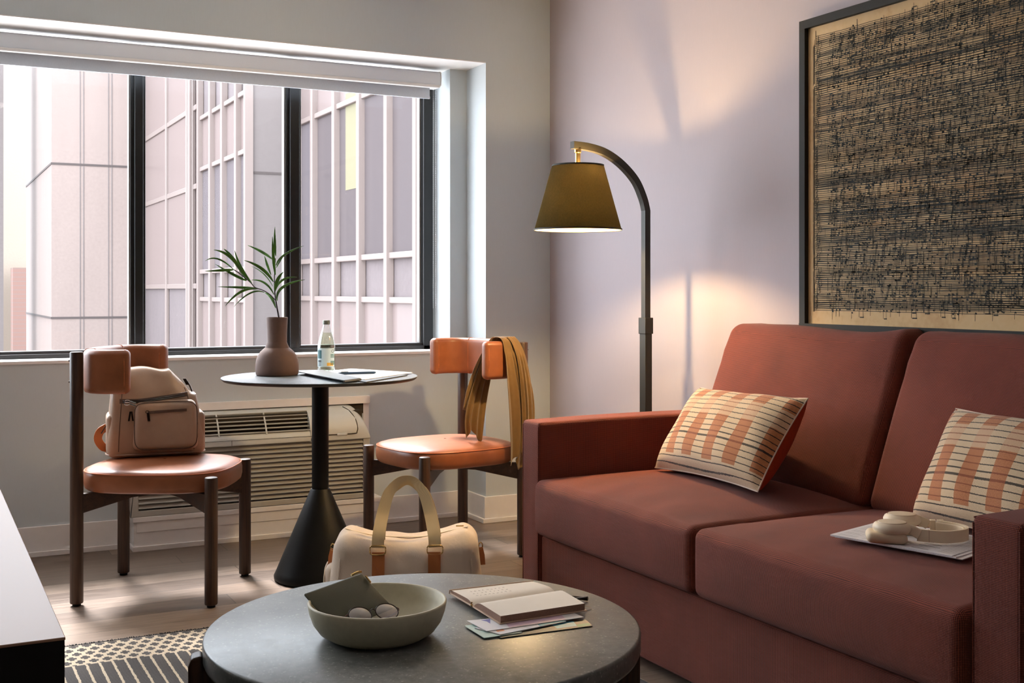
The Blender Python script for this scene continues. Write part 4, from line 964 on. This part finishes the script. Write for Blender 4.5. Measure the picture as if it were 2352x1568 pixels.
# ------------------------------------------------------------------ coffee table
CZ = .38
dep = 3.502*(EYE-CZ); xr = -.2615*(EYE-CZ)
CX, CY = dep*_s+xr*_c, dep*_c-xr*_s; CR = .643*(EYE-CZ)
cof = thing('coffee_table', (CX, CY, 0), 0, 'round grey stone coffee table with dark wood legs in the foreground', 'table')
b = MB(); b.lathe([(0, CZ-.045), (CR-.012, CZ-.045), (CR-.003, CZ-.041), (CR, CZ-.034), (CR, CZ-.006), (CR-.0015, CZ-.002), (CR-.005, CZ), (0, CZ)], 160); b.build('tabletop', M['stone'], cof, ang=50)
lp = at_z(452, 1512, CZ-.03); la = math.atan2(lp.y-CY, lp.x-CX)
for k in range(4):
    a = la+k*PI/2; b = MB(); Mx = Matrix.Rotation(a, 4, 'Z')
    pr = [(CR-.13, .0095), (CR+.012, .0095), (CR+.024, .03), (CR+.026, CZ-.07), (CR+.026, CZ-.04), (CR+.02, CZ-.024), (CR+.005, CZ-.021), (CR-.0, CZ-.0205), (CR-.002, CZ-.045), (CR-.13, CZ-.046)]
    w = .021
    b.add([(x, -w, z) for x, z in pr]+[(x, w, z) for x, z in pr], [tuple(range(10)), tuple(range(10, 20))[::-1]]+[(i, 10+i, 10+(i+1) % 10, (i+1) % 10) for i in range(10)], Mx)
    b.build('leg', M['dkwood'], cof, bevel=.006, ang=40, bseg=3)
b = MB(); b.lathe([(0, CZ-.075), (CR-.14, CZ-.075), (CR-.13, CZ-.07), (CR-.13, CZ-.046), (0, CZ-.046)], 64); b.build('apron', M['dkwood'], cof)
# bowl
bz = CZ+.001
bc = at_z(867, 1380, CZ+.068)
bowl = thing('bowl', (bc.x, bc.y, CZ), 0, 'wide sand coloured ceramic bowl on the coffee table', 'bowl')
b = MB(); b.lathe([(0, .006), (.068, .006), (.07, .0005), (.086, .0005), (.094, .004), (.112, .015), (.1235, .031), (.1305, .05), (.134, .068), (.1325, .071), (.1295, .071), (.1275, .068), (.1245, .052), (.117, .036), (.103, .02), (.07, .0115), (0, .012)], 96); b.build('body', M['bowl'], bowl, ang=70)
# pouch
DB = bc.x*_s+bc.y*_c
A_ = at_d(698, 1362, DB+.0); Bp = at_d(831, 1314, DB+.115); Cp = at_d(905, 1394, DB+.075)
pu = thing('pouch', tuple((A_+Cp)/2), 0, 'flat olive leather pouch resting on the rim of the bowl', 'pouch')
e1 = (Bp-A_); e2 = (Cp-Bp); nn = e1.cross(e2).normalized(); nn = nn if nn.z > 0 else -nn
Lp1, Lp2 = e1.length, e2.length; f1 = e1.normalized(); f2 = (e2-f1*e2.dot(f1)).normalized()
Mp = frame_mat(A_+f1*Lp1/2+f2*Lp2/2-nn*.003, f1, f2, nn)
def pfn(x, y, z):
    u, v = min(1, abs(x)/(Lp1/2)), min(1, abs(y)/(Lp2/2)); sh_ = (e2.dot(f1))*(y/Lp2+.5)
    return (x+sh_-.0, y, z*(.5+.9*(1-u**3)*(1-v**3))-.012*(x/(Lp1/2))**2*0)
b = MB(); b.rbox((Lp1, Lp2, .009), .0044, (16, 12, 2), pfn, Mp); wbuild(b, 'body', M['olive'], pu, ang=60)
b = MB(); b.tube([Bp-f1*.03+nn*.003, Bp-f1*.02+nn*.006, Bp-f1*.012+nn*.006, Bp-f1*.004+nn*.003], .0026, 8); b.tube([Bp+f2*.012+nn*.002, Bp+f2*.03+nn*.002], .002, 6); wbuild(b, 'zip_pull', M['gold'], pu)
# sunglasses
sg = at_d(858, 1408, DB-.015)
gl_ = thing('sunglasses', tuple(sg), -YAW+math.radians(28), 'round rimmed sunglasses resting in the bowl against the olive pouch', 'sunglasses')
M['lens'] = glassy('tinted_lens', (.55, .46, .47, 1), .25)
M['tort'] = plain('tortoise_temple', (92, 58, 50), .3)
tl = Matrix.Rotation(math.radians(-58), 4, 'X')
for sx in (-1, 1):
    b = MB(); b.tube([tl @ Vector((sx*.0275+.0225*math.cos(a), .0, .0205*math.sin(a))) for a in [k/36*2*PI for k in range(36)]], .0011, 8, closed=True); b.build('rim', M['gun'], gl_)
    b = MB(); b.lathe([(.0222, 0), (.015, .0012), (0, .0018)], 36, mat=tl @ Matrix.Translation((sx*.0275, 0, 0)) @ Matrix.Rotation(PI/2, 4, 'X') @ Matrix.Scale(.91, 4, (0, 1, 0))); b.build('lens', M['lens'], gl_, ang=80)
    b = MB(); b.tube(smoothpath([tl @ Vector((sx*.05, 0, .006)), tl @ Vector((sx*.054, .006, .004)), tl @ Vector((sx*.03, .012, -.004)), tl @ Vector((-sx*.03, .014+.003*sx, -.01)), tl @ Vector((-sx*.052, .016, -.018))], 6), .0014, 6); b.build('temple', M['tort'], gl_)
b = MB(); b.tube(smoothpath([tl @ Vector((-.006, 0, .006)), tl @ Vector((0, -.002, .009)), tl @ Vector((.006, 0, .006))], 5), .0011, 6); b.build('bridge', M['gun'], gl_)
# mail / cards under the notebook
def card(name, pts, z0, th, mat, label, cat, grp=None, marks=None):
    P_ = [at_z(x, y, z0) for x, y in pts]; c = sum(P_, Vector())/len(P_)
    t = thing(name, (c.x, c.y, z0), 0, label, cat, grp); b = MB(); b.prism([(p.x, p.y) for p in P_], z0, z0+th); s_ = wbuild(b, 'sheet', mat, t)
    if marks:
        for mpts, mm in marks:
            q = [at_z(x, y, z0+th) for x, y in mpts]; b = MB(); b.add([(p.x, p.y, z0+th+.0002) for p in q], [tuple(range(len(q)))]); wbuild(b, 'print', mm, s_)
    return t
M['mint'] = plain('mint_card', (182, 208, 200), .5); M['green'] = plain('green_card', (44, 110, 76), .45); M['cyan'] = plain('cyan_print', (70, 150, 170), .4); M['violet'] = plain('violet_print', (110, 108, 176), .5); M['pinkp'] = plain('pink_print', (214, 186, 206), .5); M['orangep'] = plain('orange_print', (206, 126, 84), .5); M['dkcard'] = plain('dark_card', (50, 54, 50), .4)
G2 = 'paper cards fanned under the open notebook'
card('postcard', [(1150, 1466), (1361, 1438), (1345, 1424), (1120, 1448)], CZ+.0008, .0014, M['dkcard'], 'dark postcard with teal print at the bottom of the papers under the notebook', 'card', G2, [([(1280, 1443), (1326, 1437), (1316, 1426), (1264, 1433)], M['cyan']), ([(1328, 1440), (1358, 1436), (1352, 1430), (1322, 1434)], M['green'])])
card('leaflet', [(1112, 1466), (1200, 1453), (1148, 1424), (1067, 1438)], CZ+.0024, .0012, M['mint'], 'pale mint leaflet sticking out lowest at the left of the papers', 'card', G2)
card('leaflet', [(1150, 1458), (1300, 1428), (1250, 1412), (1090, 1443)], CZ+.0040, .0014, M['white_paper'], 'white leaflet with small red print in the middle of the papers', 'card', G2, [([(1143, 1451), (1160, 1448), (1155, 1445), (1138, 1448)], M['orangep']), ([(1240, 1438), (1300, 1426), (1290, 1421), (1234, 1433)], M['cyan'])])
card('leaflet', [(1118, 1450), (1341, 1418), (1310, 1405), (1072, 1426)], CZ+.0058, .0012, M['white_paper'], 'white leaflet with violet and pink print on top of the papers', 'card', G2, [([(1104, 1424), (1126, 1421), (1126, 1432), (1118, 1427)], M['violet']), ([(1170, 1441), (1300, 1422), (1290, 1412), (1160, 1430)], M['pinkp']), ([(1150, 1420), (1222, 1418), (1215, 1425), (1150, 1432)], M['orangep'])])
# open notebook
NB = CZ+.0075
k_ = [at_z(1030, 1362, NB), at_z(1222, 1340, NB), at_z(1280, 1362, NB), at_z(1084, 1394, NB), at_z(1349, 1403, NB), at_z(1148, 1434, NB)]
nb = thing('notebook', tuple((k_[2]+k_[3])/2), 0, 'open blank cream notebook lying on papers on the coffee table', 'notebook')
up = Vector((0, 0, 1))
b = MB(); b.prism([(p.x, p.y) for p in (k_[0], k_[3], k_[2], k_[1])], NB, NB+.002); b.prism([(p.x, p.y) for p in (k_[3], k_[5], k_[4], k_[2])], NB, NB+.002); wbuild(b, 'cover', M['cover'], nb, bevel=.0006)
def leafblock(a0, a1, b0, b1, h, outer, name):      # spine edge a0-a1, free edge b0-b1
    rows = []; N = 12
    for j in range(N+1):
        t = j/N; z = NB+.002+h*(math.sin(min(1, t*3.2)*PI/2)**.8)*(1-.35*t*t if outer else 1-.02*t)
        rows.append([a0.lerp(b0, t)+up*(z-a0.z), a1.lerp(b1, t)+up*(z-a1.z)])
    b = MB(); b.grid(rows); n = len(rows)
    base = [[r[0]*1, r[1]*1] for r in rows]
    for r in base:
        for i in (0, 1): r[i] = Vector((r[i].x, r[i].y, NB+.002))
    top = wbuild(b, name, M['paper'], nb, ang=60)
    b = MB()
    for i in (0, 1): b.grid([[rows[j][i], base[j][i]] for j in range(n)])
    b.grid([[rows[-1][0], rows[-1][1]], [base[-1][0], base[-1][1]]]); wbuild(b, 'page_edge', M['edge_paper'], top, ang=30)
    return rows
ins = lambda p, q, t: p.lerp(q, t)
r1 = leafblock(ins(k_[3], k_[2], .02), ins(k_[3], k_[2], .98), ins(ins(k_[0], k_[1], .02), k_[3], .03), ins(ins(k_[0], k_[1], .98), k_[2], .03), .008, True, 'page_block')
r2 = leafblock(ins(k_[3], k_[2], .02), ins(k_[3], k_[2], .98), ins(ins(k_[5], k_[4], .02), k_[3], .03), ins(ins(k_[5], k_[4], .98), k_[2], .03), .0135, False, 'page_block')
b = MB(); rg = random.Random(2)
for ln in range(3):
    for w_ in range(9):
        j = 4+ln*2; a, c = r1[j][0], r1[j][1]; t0 = .12+.05*w_+.01*ln
        p = a.lerp(c, t0); q = a.lerp(c, t0+rg.uniform(.012, .03)); d = (r1[j+1][0]-r1[j][0])*rg.uniform(.1, .5)
        b.tube([p+up*.0004, p.lerp(q, .5)+d+up*.0004, q+up*.0004], .00022, 4)
wbuild(b, 'handwriting', plain('pencil_grey', (196, 186, 176), .8), nb)
b = MB(); pA, pB = ins(k_[0], k_[1], .0), k_[1]; off = (k_[3]-k_[0]).normalized()*.006
b.tube([k_[0]+off+up*.008, k_[1]+off+up*.008], .0013, 6); b.tube([k_[0]+off+up*.008, k_[0]+off-up*.0], .0013, 6); wbuild(b, 'elastic_band', M['cover'], nb)
b = MB(); b.sweep([ins(k_[2], k_[4], .86)+up*.006, ins(k_[2], k_[4], .8)+(k_[2]-k_[3]).normalized()*.012+up*.001, ins(k_[2], k_[4], .75)+(k_[2]-k_[3]).normalized()*.028-up*.005], rectprof(.004, .0006), (0, 0, 1)); wbuild(b, 'ribbon', M['cover'], nb)
b = MB(); b.tube([k_[3]+up*.002, k_[3]+up*.006+(k_[3]-k_[2]).normalized()*.002, k_[3]+up*.011], .0022, 6); wbuild(b, 'spine_end', M['gold'], nb)
q0, q1 = at_z(1318, 1379, CZ+.006), at_z(1350, 1375, CZ+.006)
pn = thing('metal_pen', tuple(q0), 0, 'dark metal pen poking out from behind the open notebook', 'pen')
b = MB(); b.tube([at_z(1275, 1368, CZ+.005), q1], .004, 10); wbuild(b, 'barrel', M['gun'], pn)
b = MB(); b.tube([q0+up*.0045, q1+up*.005], .0014, 6); wbuild(b, 'clip', M['chrome'], pn)

# ------------------------------------------------------------------ console at the left edge
KZ = .60; kc = at_z(150.7, 1462.7, KZ)
con = thing('console', (kc.x-.24, kc.y+.72, 0), 0, 'low console with glossy pale top and black body at left edge', 'cabinet')
b = MB(); b.box((kc.x-.48, kc.y, KZ-.004), (kc.x, kc.y+1.45, KZ)); wbuild(b, 'top', M['console_top'], con, bevel=.001)
b = MB(); b.box((kc.x-.48, kc.y+.001, .06), (kc.x-.001, kc.y+1.449, KZ-.004)); wbuild(b, 'body', M['console'], con)
b = MB(); b.box((kc.x-.46, kc.y+.03, 0), (kc.x-.03, kc.y+1.42, .06)); wbuild(b, 'plinth', M['console'], con)
# ------------------------------------------------------------------ rug
m = Mat('woven_rug', lin((60, 54, 54)), .95, sheen=.2); x, y, z = m.xyz('UV')       # u = metres along x, v = metres from the far edge
wob = m.noise(55, 2, .5, None, 'UV')*.006-.003
xx = x+wob; vv = y+m.noise(48, 2, .5, None, 'UV')*.006-.003
inb = y.lt(.205)*y.gt(.010)
rowi = (vv/.039).floor(); fv = ((vv/.039).fract()-.5).abs(); fx = ((xx/.036+rowi*.5).fract()-.5).abs()
cross = (fx.lt(.16)*fv.lt(.44)).mx(fv.lt(.2)*fx.lt(.36))
stripe = (xx/.0345).fract().lt(.2)*y.gt(.205)
per = (y/.9).fract(); 
cream = inb*(cross.op('SUBTRACT', 1.0).abs()).mn(1.0)
cream = cream.mx(stripe)
nz = m.noise(500, 2, .5, None, 'UV')
dk = m.ramp(nz, [(.3, lin((40, 37, 38))), (.7, lin((70, 66, 66)))]); cr_ = m.ramp(nz, [(.3, lin((176, 162, 138))), (.7, lin((222, 208, 184)))])
m.color(m.mix(cream, dk, cr_)); m.bump(nz+((y*1500).sin()*.3), .6, .002); M['rug'] = m.m
RX0, RX1, RY0, RY1 = .22, 1.74, 1.0, 3.646
b = MB(); N_ = 60
b.grid([[(RX0+(RX1-RX0)*i/N_, RY0+(RY1-RY0)*j/N_, .0085) for i in range(N_+1)] for j in range(N_+1)])
rug = thing('rug', ((RX0+RX1)/2, (RY0+RY1)/2, 0), 0, 'black and cream patterned woven rug under the coffee table', 'rug')
inv = pmat(rug)
ru = wbuild(b, 'pile', M['rug'], rug, uvfn=lambda co: ((inv @ co).x-RX0, RY1-(inv @ co).y))
b = MB(); b.box((RX0, RY0, .0005), (RX1, RY1, .008)); wbuild(b, 'backing', M['red_dk'], rug)
b = MB(); rg = random.Random(9); xq = RX0
while xq < RX1:
    b.box((xq, RY1-.004, .001), (xq+.0025, RY1+rg.uniform(.0, .006), .009+rg.uniform(0, .002))); xq += rg.uniform(.003, .006)
fo = wbuild(b, 'fringe', M['red_dk'], rug); fo['kind'] = 'stuff'
# ------------------------------------------------------------------ fill lights added on the ceiling, out of view
for i, (x, y, lab, e) in enumerate(((.5, .9, 'added round fill light on the ceiling above the coffee table end of the room', 2.5), (.3, -1.2, 'added round fill light on the ceiling near the back wall', 1.5))):
    cl = thing('fill_light', (x, y, ZC), 0, lab, 'added fill light', 'added fill lights')
    b = MB(); b.lathe([(0, -.001), (.17, -.001), (.17, -.03), (.155, -.035), (.15, -.03)], 48); b.build('housing', M['trimw'], cl)
    l = bpy.data.lights.new('fill_light_source', 'AREA'); l.shape = 'DISK'; l.size = .3; l.energy = e; l.color = (1, .9, .82)
    o = bpy.data.objects.new('fill_light_source', l); COL.objects.link(o); o.parent = cl; o.location = (0, 0, -.037)
